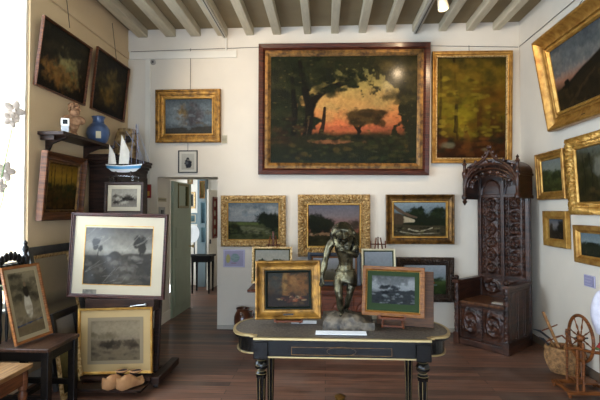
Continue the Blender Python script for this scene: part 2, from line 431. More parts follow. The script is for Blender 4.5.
# beams run from the back wall towards the camera
bx = [(104, 118), (134, 148), (162, 176), (190, 201), (217, 228), (246, 254), (273, 281), (304, 311), (331, 338.5), (358.5, 366), (386, 393), (412, 419), (438.5, 446), (466, 473.5), (492.5, 500)]
for a, b in bx:
    x0 = atY(a, 34, YB).x; x1 = atY(b, 34, YB).x
    if x1 - x0 > .135: x0 = x1 - .135
    if x0 < XL: continue
    o = MB().box(x0, x1, YR, YB, ZBEAM, ZC).build('ceiling_beam', beam_m, bevel=.008); struct(o)
# picture rail boards, skirtings, vertical board
zr1 = atY(128, 53, YB).z; zr0 = atY(128, 60, YB).z; xr_ = atY(237, 55, YB).x
struct(MB().box(XL, xr_, YB - .025, YB, zr0, zr1).build('trim_1', white_m, bevel=.004))
struct(MB().box(XL, XL + .025, w1[1], YB - .025, zr0, zr1).build('trim_2', plaster_l, bevel=.004))
vx0 = atY(145.5, 100, YB).x; vx1 = atY(150.5, 100, YB).x
struct(MB().box(vx0, vx1, YB - .02, YB, 0, zr0).build('trim_3', white_m, bevel=.004))
cx = atY(226.5, 40, YB).x
struct(MB().tube([(cx, YB - .012, zr1 - .04), (cx, YB - .012, ZBEAM)], .012).build('trim_4', white_m, smooth=True))
struct(MB().box(XL, dl - .005, YB - .02, YB, 0, .14).build('baseboard_back_left', white_m, bevel=.004))
struct(MB().box(dl - .001, dl + .018, YB + .02, YT, 0, .14).build('baseboard_jamb', white_m, bevel=.004))
bbm = mat('skirting_right', '#6d5a49', .6, var=.2)
struct(MB().box(XR - .02, XR, YR, YB - .02, 0, .075).build('baseboard_right', bbm, bevel=.004))
struct(MB().box(dr, XR, YB - .018, YB, 0, .05).build('baseboard_back_right', mat('skirting_back', '#b9b0a2', .6, var=.15), bevel=.004))
struct(MB().box(XL, XL + .02, w1[1], YB - .02, 0, .1).build('baseboard_left', white_m, bevel=.004))

# ---------------------------------------------------------------- the room through the doorway
YF = 9.4
struct(MB().box(-3.3, -3.2, YT, YF, 0, 2.7).build('wall_next_room_left', plaster))
struct(MB().box(-1.2, -1.1, YT, YF, 0, 2.7).build('wall_next_room_right', plaster))
struct(MB().box(-3.3, -1.1, YF, YF + .1, 0, 2.7).build('wall_next_room_far', white_m))
struct(MB().box(-3.3, -1.1, YT, YF + .1, 2.7, 2.8).build('ceiling_next_room', plaster))
sage = mat('sage_paint', '#8f9a86', .5, var=.08, vscale=5)
d1 = thing('door_1', None, None, (dl + .012, YT - .005, 0), (0, 0, R(-1.5))); struct(d1)
LW = .80
struct(MB().box(0, .04, 0, LW, .01, dtop - .02).build('door_leaf', sage, d1, bevel=.003))
pn = MB()
for z0, z1 in ((.15, .85), (1.0, 1.3)):
    pn.box(.04, .048, .1, LW - .1, z0, z1)
struct(pn.build('door_panel', sage, d1, bevel=.004))
struct(MB().lathe([(.0, 0), (.012, 0), (.012, .04), (.025, .05), (.025, .065), (.0, .075)], (.04, LW - .07, .98), 12, 'x').build('door_handle', brass, d1, smooth=True))
pa = atY(208.5, 290, 8.75); pb = atY(217, 285, 9.3)
d2 = thing('door_2', None, None, (pa.x, 8.75, 0), (0, 0, math.atan2(9.3 - 8.75, pb.x - pa.x))); struct(d2)
dw = math.hypot(pb.x - pa.x, .55)
struct(MB().box(0, dw, 0, .04, .01, 1.95).build('door_leaf', white_m, d2, bevel=.003))
struct(MB().box(.035, .055, -.03, 0, .9, .98).build('door_handle', blackframe, d2))
struct(MB().box(atY(200, 200, YF).x, atY(208, 200, YF).x, YF - .2, YF, 0, 2.7).build('pilaster_next_room', mat('bluegrey_shade', '#66757a', .7, var=.1)))  # blue-grey stands for far wall in shade, put into the colour

# ================================================================ daylight and lamps
def area(name, loc, rot, sx, sy, P, col):
    l = bpy.data.lights.new(name, 'AREA'); l.shape = 'RECTANGLE'; l.size = sx; l.size_y = sy; l.energy = P; l.color = col
    o = bpy.data.objects.new(name, l); C.objects.link(o); o.location = loc; o.rotation_euler = rot; return o
for i, (a, b) in enumerate((w1, w2)):
    area('window_daylight', (XL - TH - .15, (a + b) / 2, (wz0 + wz1) / 2 + .1), (0, R(-90), 0), wz1 - wz0 + .4, b - a + .3, (DAY1, DAY2)[i], (.68, .83, 1.))
area('rear_fill_light', (-.2, YR - TH - .05, 1.05), (R(90), 0, 0), 3.8, 1.85, REAR_FILL, (.55, .72, 1.))  # unseen fill lamp, added to brighten the lower back wall
area('next_room_daylight', (-3.1, 8.6, 1.7), (0, R(-90), 0), 1.4, 1.1, 22, (.85, .93, 1.))
w = bpy.data.worlds.new('World'); bpy.context.scene.world = w; w.use_nodes = True
w.node_tree.nodes['Background'].inputs[0].default_value = (.86, .93, 1, 1); w.node_tree.nodes['Background'].inputs[1].default_value = 5.
def spot(name, loc, tgt, P, ang, col=(1, .74, .46), blend=.7, r=.04):
    l = bpy.data.lights.new(name, 'SPOT'); l.energy = P; l.spot_size = R(ang); l.spot_blend = blend; l.color = col; l.shadow_soft_size = r
    o = bpy.data.objects.new(name, l); C.objects.link(o); o.location = loc
    o.rotation_euler = (Vector(tgt) - Vector(loc)).to_track_quat('-Z', 'Y').to_euler(); return o
# ceiling tracks
lampm = mat('lamp_lens', '#fff2d8', .4, emit='#ffe2b0', es=14.)
track_m = mat('track_grey', '#bdb6a8', .4, .3); dark_m = mat('track_slot', '#2b2926', .5)
def track(px, heads, label, dx=0):
    x = atY(px, 34, YB).x
    t = thing('track_light', label, 'track light', (x, YB - .02, ZBEAM))
    MB().box(-.022, .022, -5.2, 0, -.035, -.0005).build('track', track_m, t)
    MB().box(-.006, .006, -5.2, -.03, -.037, -.033).build('slot', dark_m, t)
    for (y, tg, P, sz) in heads:
        p = Vector((.03, y - YB, -.19)); d = (Vector(tg) - (Vector(t.location) + p)).normalized()
        M = Matrix.Translation(p) @ d.to_track_quat('Z', 'Y').to_matrix().to_4x4()
        h = MB(); h.lathe([(.02, -.1), (.045, -.095), (.05, .0), (.058, .06), (.058, .075), (.05, .075), (.048, .05)], n=20, M=M)
        ho = h.build('lamp_head', track_m, t, smooth=True)
        MB().lathe([(0, .052), (.047, .052), (.047, .056), (0, .058)], n=20, M=M).build('lens', lampm, ho)
        MB().tube([(0, y - YB, -.035), (.0, y - YB, -.12), tuple(p)], .01).build('stem', track_m, ho, smooth=True)
        spot('spot_lamp', Vector(t.location) + p + d * .09, tg, P, sz)
SPOTS = 1.
track(225.5, [(3.9, (-.9, YB, 2.9), 75, 75), (3.2, (-.2, YB, 2.6), 30, 60)], 'white ceiling track with black slot above the plain wall left of the big landscape')
track(415, [(4.72, (1.45, 4.55, 1.2), 30, 75), (4.2, (.75, YB, 2.9), 55, 75), (3.7, (2.1, YB, 2.9), 62, 65), (3.1, (.4, YB, 2.6), 24, 60)], 'white ceiling track with a lit spotlight right of the big landscape')

# ================================================================ pictures
def onB(x0, y0, x1, y1, Y=YB):
    cx_, cy_ = (x0 + x1) / 2, (y0 + y1) / 2
    l = atY(x0, cy_, Y); r = atY(x1, cy_, Y); t = atY(cx_, y0, Y); b = atY(cx_, y1, Y)
    return r.x - l.x, t.z - b.z, ((l.x + r.x) / 2, Y - .004, b.z)
def wires(name, pts, label, group=None):
    mb = MB()
    for a, b in pts: mb.tube([a, b], .0035, 5)
    return tag(mb.build(name, wire_m), label, 'wire', group)
TL = (R(1.2), 0, 0)
# 1 gold framed misty picture over the door
def mist(P):
    P.grad([(0, '#5b5f62'), (.35, '#6f7a80'), (.7, '#7f8a90'), (1, '#5b6468')])
    P.blob(.38, .55, .1, .25, '#a8842f', .5, .6, 8, .7).blob(.62, .5, .14, .3, '#5a3f3c', .6, .8, 8, .6).blob(.3, .4, .2, .12, '#8f9aa0', .8, 1, 9, .7).blob(.5, .6, .2, .3, '#40474c', .8, 1.2, 12, .6)
    P.land(.16, .2, '#4e4c47', .03).dabs(.5, .45, .45, .3, 25, .05, ['#868f94', '#4e5458', '#99a2a6', '#70603f'], .5).mottle(.3, 25)
W, H, L = onB(157, 90.5, 221.5, 143)
picture('painting', 'gold framed misty blue-grey painting above the doorway', 'painting', W, H, L, TL, .105, .07, p_step, mat('antique_gold', '#a87a34', .4, .6, var=.4, vscale=16, col2='#5f4018', bump=.3, bscale=60), mist, oil_m, slip=(.018, gold_b), cells=110)
# 2 small portrait print
def portrait(P):
    P.grad([(0, '#c4c0b4'), (1, '#cdc9be')]); P.blob(.52, .4, .27, .24, '#3c3e45', .2, .6).blob(.42, .42, .1, .1, '#6a6c70', .5, .6).blob(.5, .66, .12, .11, '#45474c', .2, .2).blob(.52, .62, .06, .07, '#8b8880', .3, .2).mottle(.1, 20)
W, H, L = onB(178.5, 150.5, 197.8, 173)
picture('framed_print', 'small black framed portrait print hanging directly above the doorway', 'framed print', W, H, L, (0, 0, 0), .014, .02, p_flat, blackframe, portrait, printm, mat_=mat('mat_grey', '#c2bdb0', .8), mw=.03, cells=36, sheetname='print')
# 3 the big landscape: plain stand-in of the same masses and colours
def sunset(P):
    P.grad([(0, '#2a2c16'), (.25, '#3a3018'), (.31, '#a05c38'), (.42, '#d0804c'), (.55, '#c8985a'), (.72, '#b09858'), (.85, '#7d7444'), (1, '#4a4828')])
    P.blob(.52, .35, .25, .05, '#e08050', .6, .5, 6, .8).blob(.6, .33, .3, .025, '#98503a', .6, .6, 6, .6).dabs(.58, .55, .2, .15, 24, .06, ['#d8a868', '#c48a58', '#b89c60', '#a88450'], .4)
    F = ['#1f2412', '#2a2f18', '#34361c', '#191d0f', '#3e3a20']
    P.blob(.02, .62, .27, .8, '#22270f', .12, .9, 10).blob(.2, 1.02, .42, .26, '#252a14', .12, 1., 14).blob(1.0, .55, .12, .6, '#2c2a14', .12, .9, 12).blob(.86, .97, .26, .26, '#3a3419', .15, 1.1, 16).blob(.56, 1.04, .3, .16, '#2e2d16', .12, 1.1, 16)
    P.dabs(.2, .8, .22, .16, 50, .04, F, .7).dabs(.9, .75, .12, .2, 40, .035, ['#4a4222', '#3a3318', '#5a4c28', '#2a2612'], .7).dabs(.1, .45, .12, .25, 40, .035, F, .7)
    P.stroke([(.24, .12), (.27, .42), (.29, .58), (.37, .68), (.47, .74), (.56, .77)], .05, '#1a1509'); P.stroke([(.27, .45), (.24, .7), (.2, .95)], .04, '#1a1509'); P.stroke([(.15, .12), (.17, .45), (.15, .8)], .035, '#161408')
    P.stroke([(.24, .16), (.265, .4)], .012, '#5c4630', .7)
    P.stroke([(.34, .22), (.365, .36), (.375, .52)], .026, '#33200f'); P.dabs(.38, .78, .24, .1, 60, .028, ['#20240f', '#2c2f16', '#1a1d0c'], .9)
    P.stroke([(.6, .2), (.615, .33), (.65, .4)], .022, '#2a1c0e'); P.stroke([(.615, .3), (.56, .4)], .014, '#2a1c0e')
    P.dabs(.66, .43, .11, .055, 60, .03, ['#3a2c14', '#4c3618', '#2c2210', '#5c4420'], .9)
    P.land(.27, .25, '#2c2a14', .03, 8); P.blob(.43, .2, .13, .02, '#9a6844', .4, .9, 18, .8).blob(.7, .1, .05, .018, '#b0a888', .3, .8, 16, .9)
    P.land(.15, .12, '#23270f', .03, 7).dabs(.5, .13, .5, .12, 120, .018, ['#343a1a', '#181b0c', '#46421f', '#564820', '#2a2f14'], .7).dabs(.1, .3, .12, .12, 30, .02, ['#4a3018', '#332412', '#20180c'], .6)
    P.dabs(.5, .6, .5, .4, 160, .008, ['#5c5630', '#6a5c34', '#4a4424'], .5).mottle(.3, 45)
W, H, L = onB(259, 46.5, 427.5, 175)
picture('painting', 'very large brown framed landscape of dark trees against an orange sunset', 'painting', W, H, L, (R(2.5), R(.5), 0), .08, .08, p_flat, brownframe, sunset, vmat('varnished_oil', .46, .12, .9, 60), slip=(.075, gold_d), cells=300, plate=.09)
# 4 tall autumn wood
def autumn(P):
    P.grad([(0, '#33200f'), (.2, '#4a2c12'), (.35, '#5a4a14'), (.6, '#6a5a18'), (.85, '#594c18'), (1, '#463c18')])
    P.blob(.45, .48, .3, .2, '#8a7a20', .8, .6, 6, .8).blob(.4, .33, .12, .1, '#a89028', .8, .4, 6, .7)
    rn = random.Random(5)
    for i in range(16):
        x = rn.uniform(0, 1)
        if abs(x - .42) > .12: P.stroke([(x, .22 + rn.uniform(-.08, .05)), (x + rn.uniform(-.03, .03), .6), (x + rn.uniform(-.06, .06), 1.)], rn.uniform(.006, .02), rn.choice(['#30220f', '#3d2e12', '#281b0c']), .7)
    P.dabs(.5, .75, .5, .22, 90, .05, ['#6e5a18', '#52461a', '#7d6420', '#3d3818', '#8a6a24'], .45).dabs(.75, .5, .25, .25, 40, .05, ['#6d4716', '#7c5a1c', '#4d3413'], .45)
    P.blob(.42, .28, .03, .03, '#241408', .3, .3).blob(.42, .31, .012, .015, '#38200f', .3, .3)
    P.stroke([(.5, .02), (.45, .15), (.42, .25)], .05, '#6e4520', .6).dabs(.5, .1, .5, .1, 60, .03, ['#5c3214', '#3c2410', '#7a4a20', '#2c2a18'], .6)
    P.dabs(.45, .5, .5, .3, 120, .02, ['#8a7a28', '#5e4e18', '#a08a30', '#43380f', '#7a5a1c'], .5).blob(.15, .12, .1, .03, '#8a8468', .5, .8, 12, .5).blob(.72, .08, .06, .02, '#8a8468', .5, .8, 12, .4).mottle(.2, 30)
W, H, L = onB(430.5, 53, 510, 163.5)
picture('painting', 'tall gold framed painting of a yellow-brown autumn forest path', 'painting', W, H, L, (R(1.5), R(.4), 0), .058, .06, p_step, gold, autumn, oil_m, slip=(.016, gold_l), cells=150, plate=.05)
# 5..7 middle row
def meadow(P):
    P.grad([(0, '#34371f'), (.45, '#4b4f2d'), (.5, '#8d9092'), (.75, '#9a9c99'), (1, '#6c757a')])
    P.dabs(.4, .8, .45, .15, 30, .07, ['#a8a8a2', '#77838a', '#8c9294', '#5f6a70'], .5)
    P.land(.5, .46, '#4e5236', .02, 5).blob(.3, .43, .35, .04, '#5f6a3c', .5, .6, 9, .8)
    P.dabs(.82, .55, .14, .1, 26, .08, ['#22281a', '#2b3420', '#1d2216'], .9).blob(.86, .42, .2, .16, '#232818', .3, .6)
    P.blob(.45, .3, .25, .05, '#7a7a5e', .5, .9, 12, .7).blob(.6, .2, .25, .04, '#8f8a70', .5, .9, 12, .5).blob(.08, .25, .15, .15, '#262a18', .4, .7)
    P.dabs(.5, .15, .5, .13, 50, .04, ['#2b2f1a', '#424729', '#5a5c38', '#1f2214'], .6).mottle(.2, 30)
W, H, L = onB(221.5, 195.5, 286, 246.5)
lace = moulding
picture('painting', 'ornate gold framed green meadow painting beside the doorway, under pale clouds', 'painting', W, H, L, TL, .085, .06, p_orn, gold_l, meadow, oil_m, orn=scallop(.011, .05), slip=(.012, gold_b), cells=120)
def dusk(P):
    P.grad([(0, '#33301b'), (.3, '#4b3e26'), (.36, '#8a5a48'), (.5, '#9b7166'), (.75, '#857b7c'), (1, '#70707a')])
    P.dabs(.15, .6, .1, .15, 24, .08, ['#222417', '#2a2d1c'], .9).dabs(.36, .55, .08, .1, 20, .07, ['#26281a', '#2d2f1f'], .9).blob(.14, .42, .12, .18, '#24261a', .3, .5).blob(.36, .42, .09, .12, '#26271b', .3, .5)
    P.dabs(.9, .5, .06, .1, 14, .06, ['#40372c', '#4c3f33'], .7).land(.33, .32, '#3a3520', .015, 6)
    P.blob(.3, .3, .2, .025, '#9a7a5c', .4, .9, 20, .8).dabs(.25, .28, .2, .03, 14, .02, ['#b09074', '#7c5f45'], .8).dabs(.5, .12, .5, .1, 40, .04, ['#2f2e19', '#454226', '#272615'], .6).mottle(.2, 30)
W, H, L = onB(298, 194.5, 370, 256.5)
picture('painting', 'ornate gold framed sunset painting with dark trees, hanging behind the bronze statue', 'painting', W, H, L, TL, .12, .07, p_orn, gold_l, dusk, oil_m, orn=scallop(.014, .045), slip=(.02, gold_b), cells=120)
def cottage(P):
    P.grad([(0, '#3a3420'), (.5, '#3a3e28'), (.75, '#7e8c92'), (1, '#9aa6aa')])
    P.dabs(.62, .62, .36, .2, 60, .08, ['#28301c', '#1e2617', '#333c22'], .9).blob(.55, .45, .5, .22, '#262b1a', .3, .6)
    P.stroke([(.2, .5), (.38, .46)], .1, '#c0b294', 1, .004).stroke([(.0, .9), (.14, .74), (.3, .62), (.44, .56)], .06, '#6a5846').blob(.07, .5, .12, .22, '#5a4a38', .15, .3)
    P.land(.35, .3, '#4c4430', .02, 5).stroke([(.3, .2), (.5, .13), (.75, .25)], .03, '#b0a68c').stroke([(.05, .15), (.4, .06), (.9, .1)], .02, '#9a907a').dabs(.5, .15, .5, .12, 50, .03, ['#5a5038', '#34301f', '#777050', '#25241a'], .7).mottle(.2, 30)
W, H, L = onB(385.5, 194.5, 453.5, 244)
picture('painting', 'dark brown and gold framed painting of a thatched cottage among trees', 'painting', W, H, L, TL, .085, .06, p_cove, gold_d, cottage, oil_m, slip=(.02, gold_b), cells=120)
# 8 lower right dark carved frame
def pond(P):
    P.grad([(0, '#29351c'), (.3, '#3c4a26'), (.45, '#55663a'), (.55, '#8d979c'), (1, '#b3b9bc')])
    P.blob(.1, .5, .3, .3, '#2c3a20', .3, .5).dabs(.7, .5, .2, .06, 14, .05, ['#3a4a2a', '#2b3820'], .8).stroke([(.5, .3), (.8, .33)], .03, '#7f8c90').blob(.72, .4, .04, .02, '#8a3a28', .3, .3).dabs(.5, .12, .5, .1, 40, .04, ['#2c381c', '#3f4f26', '#1f2a16'], .7).mottle(.15, 30)
W, H, L = onB(396, 257, 453.3, 301.5)
picture('painting', 'small painting in a dark carved frame hanging low beside the carved throne', 'painting', W, H, L, TL, .1, .06, p_orn, mat('frame_dark_carved', '#3c2a1c', .4, .2, var=.4, vscale=30, bump=.4, bscale=80), pond, oil_m, orn=scallop(.009, .04), cells=60)
# info sheet on the wall and small tag
def sheet(P):
    P.grad([(0, '#b6b0c8'), (1, '#bcb6cc')]); P.blob(.2, .5, .12, .3, '#b9b47c', .1, .1).blob(.58, .55, .24, .28, '#8fa6a4', .1, .1).blob(.5, .2, .14, .02, '#a85a48', .1, .1)
    for i in range(6): P.stroke([(.38, .35 + i * .08), (.8, .35 + i * .08)], .012, '#c4ccc8', .7)
def notice(name, x0, y0, x1, y1, label, paint, cells=40, wall='B', cat='notice', frame='#b4aec6'):
    if wall == 'B': W, H, L = onB(x0, y0, x1, y1); rz = 0
    else: W, H, L = onR(x0, y0, x1, y1); rz = R(-90)
    t = thing(name, label, cat, L, (0, 0, rz))
    MB().box(-W / 2, W / 2, -.012, 0, 0, H).build('board', mat('board' + frame, frame, .6), t, bevel=.002)
    P = Paint(W * .86, H * .86, cells); paint(P); P.sheet('print', printm, t, y=-.0165, z0=H * .07)
    return t
notice('information_sign', 223.5, 249.5, 245, 267, 'lavender framed notice with small coloured plan under the meadow painting', sheet)
notice('picture_label', 222, 135, 227.5, 144, 'small cream label card at the lower right of the misty painting', lambda P: P.grad([(0, '#c9bfa4'), (.5, '#b5ae98'), (1, '#cfc7b0')]), 8, cat='label', frame='#d8d0bd')
# sensor
p = atY(153.5, 62.5, YB)
t = thing('alarm_sensor', 'small round white alarm sensor with dark eye on the wall, high left', 'sensor', (p.x, YB - .001, p.z))
MB().lathe([(.0, 0), (.035, 0), (.038, -.01), (.03, -.022), (.016, -.026)], n=20, axis='y').build('housing', mat('grey_plastic', '#9b958c', .5), t, smooth=True)
MB().ball((0, -.024, 0), (.014, .012, .014)).build('eye', dark_m, t, smooth=True)
# hanging wires and the long cable
zc_ = lambda px, py: atY(px, py, YB).z
wires('picture_cable', [((atY(131, 50, YB).x, YB - .008, zc_(131, 52)), (atY(259, 48, YB).x, YB - .008, zc_(259, 47.5)))], 'thin dark cable strung along the left of the back wall above the rail')
x_ = atY(191, 60, YB).x; wires('hanging_wire', [((x_, YB - .02, zc_(191, 49)), (x_, YB - .02, zc_(191, 90)))], 'thin wire from the cable down to the misty painting')
x_ = atY(188.5, 60, YB).x; wires('hanging_wire', [((x_, YB - .006, zc_(188.5, 143)), (x_, YB - .006, zc_(188.5, 151)))], 'short wire between the misty painting and the portrait print')
wires('picture_cable', [((atY(427, 46, YB).x, YB - .008, zc_(427, 46)), (XR - .02, YB - .008, zc_(512, 47.4)))], 'thin dark cable above the autumn forest painting')
x_ = atY(468.5, 60, YB).x; wires('hanging_wire', [((x_, YB - .02, zc_(468.5, 46)), (x_, YB - .03, zc_(468.5, 53.5)))], 'short wire from the cable down to the autumn forest painting')

# ---------------------------------------------------------------- right wall
def onR(x0, y0, x1, y1):
    """x0,y0 = left edge top, x1 = right edge, y1 = left edge bottom"""
    a = atX(x0, y0, XR); b = atX(x0, y1, XR); c = atX(x1, y0, XR)
    return a.y - c.y, a.z - b.z, (XR - .004, (a.y + c.y) / 2, b.z)
def rpic(name, label, Y0, Wd, z0, Hd, tilt, *a, **k):
    q = (XR - a[1]) / XR; Y0 *= q; z0 = 1.55 + (z0 - 1.55) * q
    return picture(name, label, 'painting', Wd, Hd, (XR - .004, Y0 - Wd / 2, z0), (R(tilt), 0, R(-90)), *a, **k)
def hill(P):
    P.grad([(0, '#241d12'), (.3, '#33281a'), (.45, '#a0745c'), (.6, '#8c8278'), (.8, '#747470'), (1, '#55585a')])
    P.dabs(.5, .8, .5, .18, 40, .09, ['#8b8880', '#5c6060', '#70706a', '#474a4c'], .5)
    P.land(.3, .68, '#2a241a', .02, 4).land(.28, .5, '#332a1c', .02, 4).tree(.24, .26, .16, .06, '#1d1c14').stroke([(.2, 0), (.5, .25), (.75, .4)], .04, '#4c3c28', .7)
    P.dabs(.5, .15, .5, .2, 60, .04, ['#2c2416', '#3c3020', '#1f1a10', '#4a3b26'], .6).mottle(.2, 25)
a = atX(547, 131, XR)
rpic('painting', 'large gold framed hillside painting leaning forward, highest on the right wall', a.y, 1.27, a.z, .98, 9.5, .15, .11, p_cove, gold, hill, oil_m, slip=(.03, gold_b), cells=110, plate=.06)
x_ = XR - .2
wires('hanging_wire', [((XR - .012, 4.35, zc_(512, 47.4)), (XR - .16, 4.35, 3.40))], 'thin wire down to the large hillside painting on the right wall')
wires('picture_cable', [((XR - .012, YB - .02, zc_(512, 47.4)), (XR - .012, 2.2, zc_(512, 47.4)))], 'thin cable strung along the top of the right wall')
def glade(P):
    P.grad([(0, '#3a3a22'), (.4, '#54552f'), (.5, '#6c6c50'), (.7, '#8c8f80'), (1, '#868a84')])
    P.dabs(.55, .5, .45, .14, 34, .1, ['#45482a', '#333720', '#565a34'], .85).dabs(.5, .2, .5, .18, 40, .05, ['#5c5c30', '#464622', '#38381e'], .6).mottle(.2, 25)
a = atX(537, 200, XR)
rpic('painting', 'smaller gold framed green glade painting on the right wall beside the carved throne', a.y, .62, a.z, .52, 3, .075, .05, p_step, gold, glade, oil_m, slip=(.015, gold_b), cells=60, plate=.05)
def river(P):
    P.grad([(0, '#26221a'), (.4, '#3a332a'), (.5, '#6a6864'), (.7, '#85807e'), (1, '#5e6268')])
    P.blob(.9, .5, .4, .4, '#2a261e', .3, .5).blob(.15, .45, .1, .3, '#3a3228', .4, .5).dabs(.5, .2, .5, .15, 30, .06, ['#3c342a', '#2a251d', '#574a3c'], .6).mottle(.2, 20)
a = atX(543.5, 245, XR)
rpic('painting', 'smallest gold framed picture on the right wall, below the green glade painting', a.y, .5, a.z, .38, 1.5, .085, .045, p_flat, gold_b, river, oil_m, cells=40)
def thicket(P):
    P.grad([(0, '#2f2b18'), (.5, '#3d3822'), (.8, '#5c5c4c'), (1, '#6a6c60')])
    P.dabs(.4, .6, .5, .3, 60, .1, ['#35331c', '#2a2816', '#4a462a', '#55503a'], .8).blob(.45, .65, .1, .15, '#8c8a7c', .6, .8, 9, .6)
    for x in (.15, .3, .55, .8): P.stroke([(x, .1), (x + .02, .5), (x - .02, .9)], .015, '#1e190f', .8)
    P.dabs(.5, .12, .5, .1, 40, .06, ['#3e361e', '#57492a', '#241f12'], .7).mottle(.2, 22)
a = atX(568.5, 214.5, XR)
rpic('painting', 'ornate gold framed woodland painting on the right wall, under the large hillside painting', a.y, 1.0, a.z, .75, 3.5, .11, .07, p_orn, gold_b, thicket, oil_m, orn=scallop(.014, .06), slip=(.015, gold_b), cells=70)
def moor(P):
    P.grad([(0, '#29281c'), (.35, '#3a3c28'), (.5, '#4a4f44'), (.6, '#8b9898'), (1, '#77868c')])
    P.land(.55, .4, '#33362a', .06, 6).blob(.3, .55, .3, .12, '#2b2f22', .3, .7).dabs(.5, .2, .5, .17, 40, .05, ['#3a3b24', '#222317', '#4c4b33'], .6).mottle(.2, 20)
a = atX(574.5, 261.5, XR)
rpic('painting', 'gold framed moorland painting hanging lowest on the right wall', a.y, .75, a.z, .36, 2.5, .06, .045, p_flat, gold, moor, oil_m, slip=(.015, gold_b), cells=50, plate=.05)
notice('information_sign', 585.5, 274, 596, 285.5, 'small lavender notice card low on the right wall', lambda P: (P.grad([(0, '#aaa6c6'), (1, '#b0acca')]), [P.stroke([(.1, .2 + .12 * i), (.9, .2 + .12 * i)], .03, '#cfcce0', .6) for i in range(6)]), 20, 'R')

# ---------------------------------------------------------------- left wall
def lpic(name, label, Y0, Wd, z0, Hd, tilt, *a, X=None, **k):
    return picture(name, label, 'painting', Wd, Hd, ((XL + .004) if X is None else X, Y0 + Wd / 2, z0), (R(tilt), 0, R(90)), *a, **k)
def dark1(P):
    P.grad([(0, '#1c130b'), (.5, '#2a2113'), (1, '#1b1a11')])
    P.blob(.55, .45, .2, .2, '#b8ac74', .7, 1., 8, .8).blob(.6, .38, .18, .1, '#5f6a44', .6, .9, 8, .7).blob(.45, .3, .3, .15, '#a8783a', .6, 1.1, 14, .7)
    P.dabs(.45, .3, .35, .18, 50, .03, ['#8a6a34', '#5c421e', '#3a2a14', '#a08246'], .5).dabs(.5, .8, .5, .18, 50, .06, ['#1c1a10', '#2c2816', '#3a331c'], .6).mottle(.3, 20)
def dark2(P):
    P.grad([(0, '#1e150b'), (.5, '#2c2513'), (1, '#201c10')])
    P.blob(.5, .5, .25, .22, '#8a7440', .8, 1., 8, .8).blob(.5, .3, .2, .12, '#9a7630', .7, 1, 10, .7).dabs(.5, .5, .4, .4, 50, .05, ['#332a16', '#4a3c1c', '#1c170d'], .5).mottle(.3, 20)
thinf = wood('frame_thin', '#6a3d22', '#3a2012', .4, .1, 7)
a = atX(32.5, 84, XL); b = atX(82.5, 106, XL)
lpic('painting', 'dark painting in a thin brown frame high on the left wall, nearest the window', a.y, b.y - a.y, (a.z + b.z) / 2, .635, 7, .016, .03, p_flat, thinf, dark1, oil, cells=90)
a = atX(89, 106.5, XL); b = atX(122, 124, XL)
lpic('painting', 'dark painting in a thin brown frame high on the left wall, nearest the corner', a.y, b.y - a.y, (a.z + b.z) / 2, .70, 6, .016, .03, p_flat, thinf, dark2, oil, cells=80)
for (px0, py0, py1, txt) in ((63, 12, 28, 'nearest the window'), (111, 42, 61, 'nearest the corner')):
    q0 = atX(px0 - 2, py0 - 12, XL); q1 = atX(px0, py1, XL)
    wires('hanging_wire', [((XL + .012, q1.y, zr1 + .2), (XL + .07, q1.y, q1.z))], 'thin wire to the high dark painting ' + txt)
def orchard(P):
    P.grad([(0, '#2c1f10'), (.35, '#4a3a18'), (.5, '#7c6428'), (.75, '#a8842e'), (1, '#7a5a22')])
    for x in (.12, .22, .45, .62, .8): P.stroke([(x, .25), (x + .02, .6), (x, .95)], .02, '#33220f', .8)
    P.dabs(.5, .4, .5, .15, 50, .07, ['#3a3a1c', '#26260f', '#4f3a18', '#20301c'], .8).dabs(.4, .15, .5, .12, 40, .05, ['#2a1d0e', '#4a3418', '#5c4420'], .7).mottle(.25, 20)
a = atX(32, 223, XL); b = atX(77, 220, XL)
lpic('painting', 'brown framed golden woodland painting on the left wall below the shelf', a.y, b.y - a.y - .04, atX(33.5, 223, XL).z + .02, .64, 4.5, .085, .06, p_cove, wood('frame_rust', '#6a3f22', '#3e2414', .4, .1, 4), orchard, oil_m, slip=(.02, gold_d), cells=70, X=XL + .03)
# ================================================================ left corner: cabinet, shelf and what stands on them
def carve(freqx, freqz, amp, seed=1):
    def f(U, V):
        s = np.abs(np.sin(PI * freqx * U)) * np.abs(np.sin(PI * freqz * V))
        ring = np.cos(9 * np.hypot((U * freqx) % 1 - .5, ((V * freqz) % 1 - .5)) * 2)
        edge = np.clip(np.minimum(np.minimum(U, 1 - U) * 12, np.minimum(V, 1 - V) * 30), 0, 1)
        return amp * edge * (.45 * s ** .6 + .35 * np.clip(ring, 0, 1) + .35 * fbm(U * freqx * 6, V * freqz * 6, seed))
    return f
CY0, CY1, CXF, CZ = 4.92, 5.86, XL + .31, 2.02
t = thing('cabinet', 'tall dark oak cabinet with a stepped cornice in the left corner', 'cabinet', (XL + .03, (CY0 + CY1) / 2, 0))
hw = (CY1 - CY0) / 2; dp = .28
MB().box(0, dp, -hw, hw, .08, CZ).build('body', darkwood, t, bevel=.004)
c = MB()
for i, (e, z0, z1) in enumerate(((.012, CZ, CZ + .04), (.03, CZ + .04, CZ + .07), (.055, CZ + .07, CZ + .11), (.065, CZ + .11, CZ + .14))): c.box(0, dp + e, -hw - e, hw + e * .3, z0, z1)
c.build('cornice', darkwood, t, bevel=.006)
c = MB(); c.box(0, dp + .03, -hw - .03, hw, 0, .08); c.build('plinth', darkwood, t, bevel=.004)
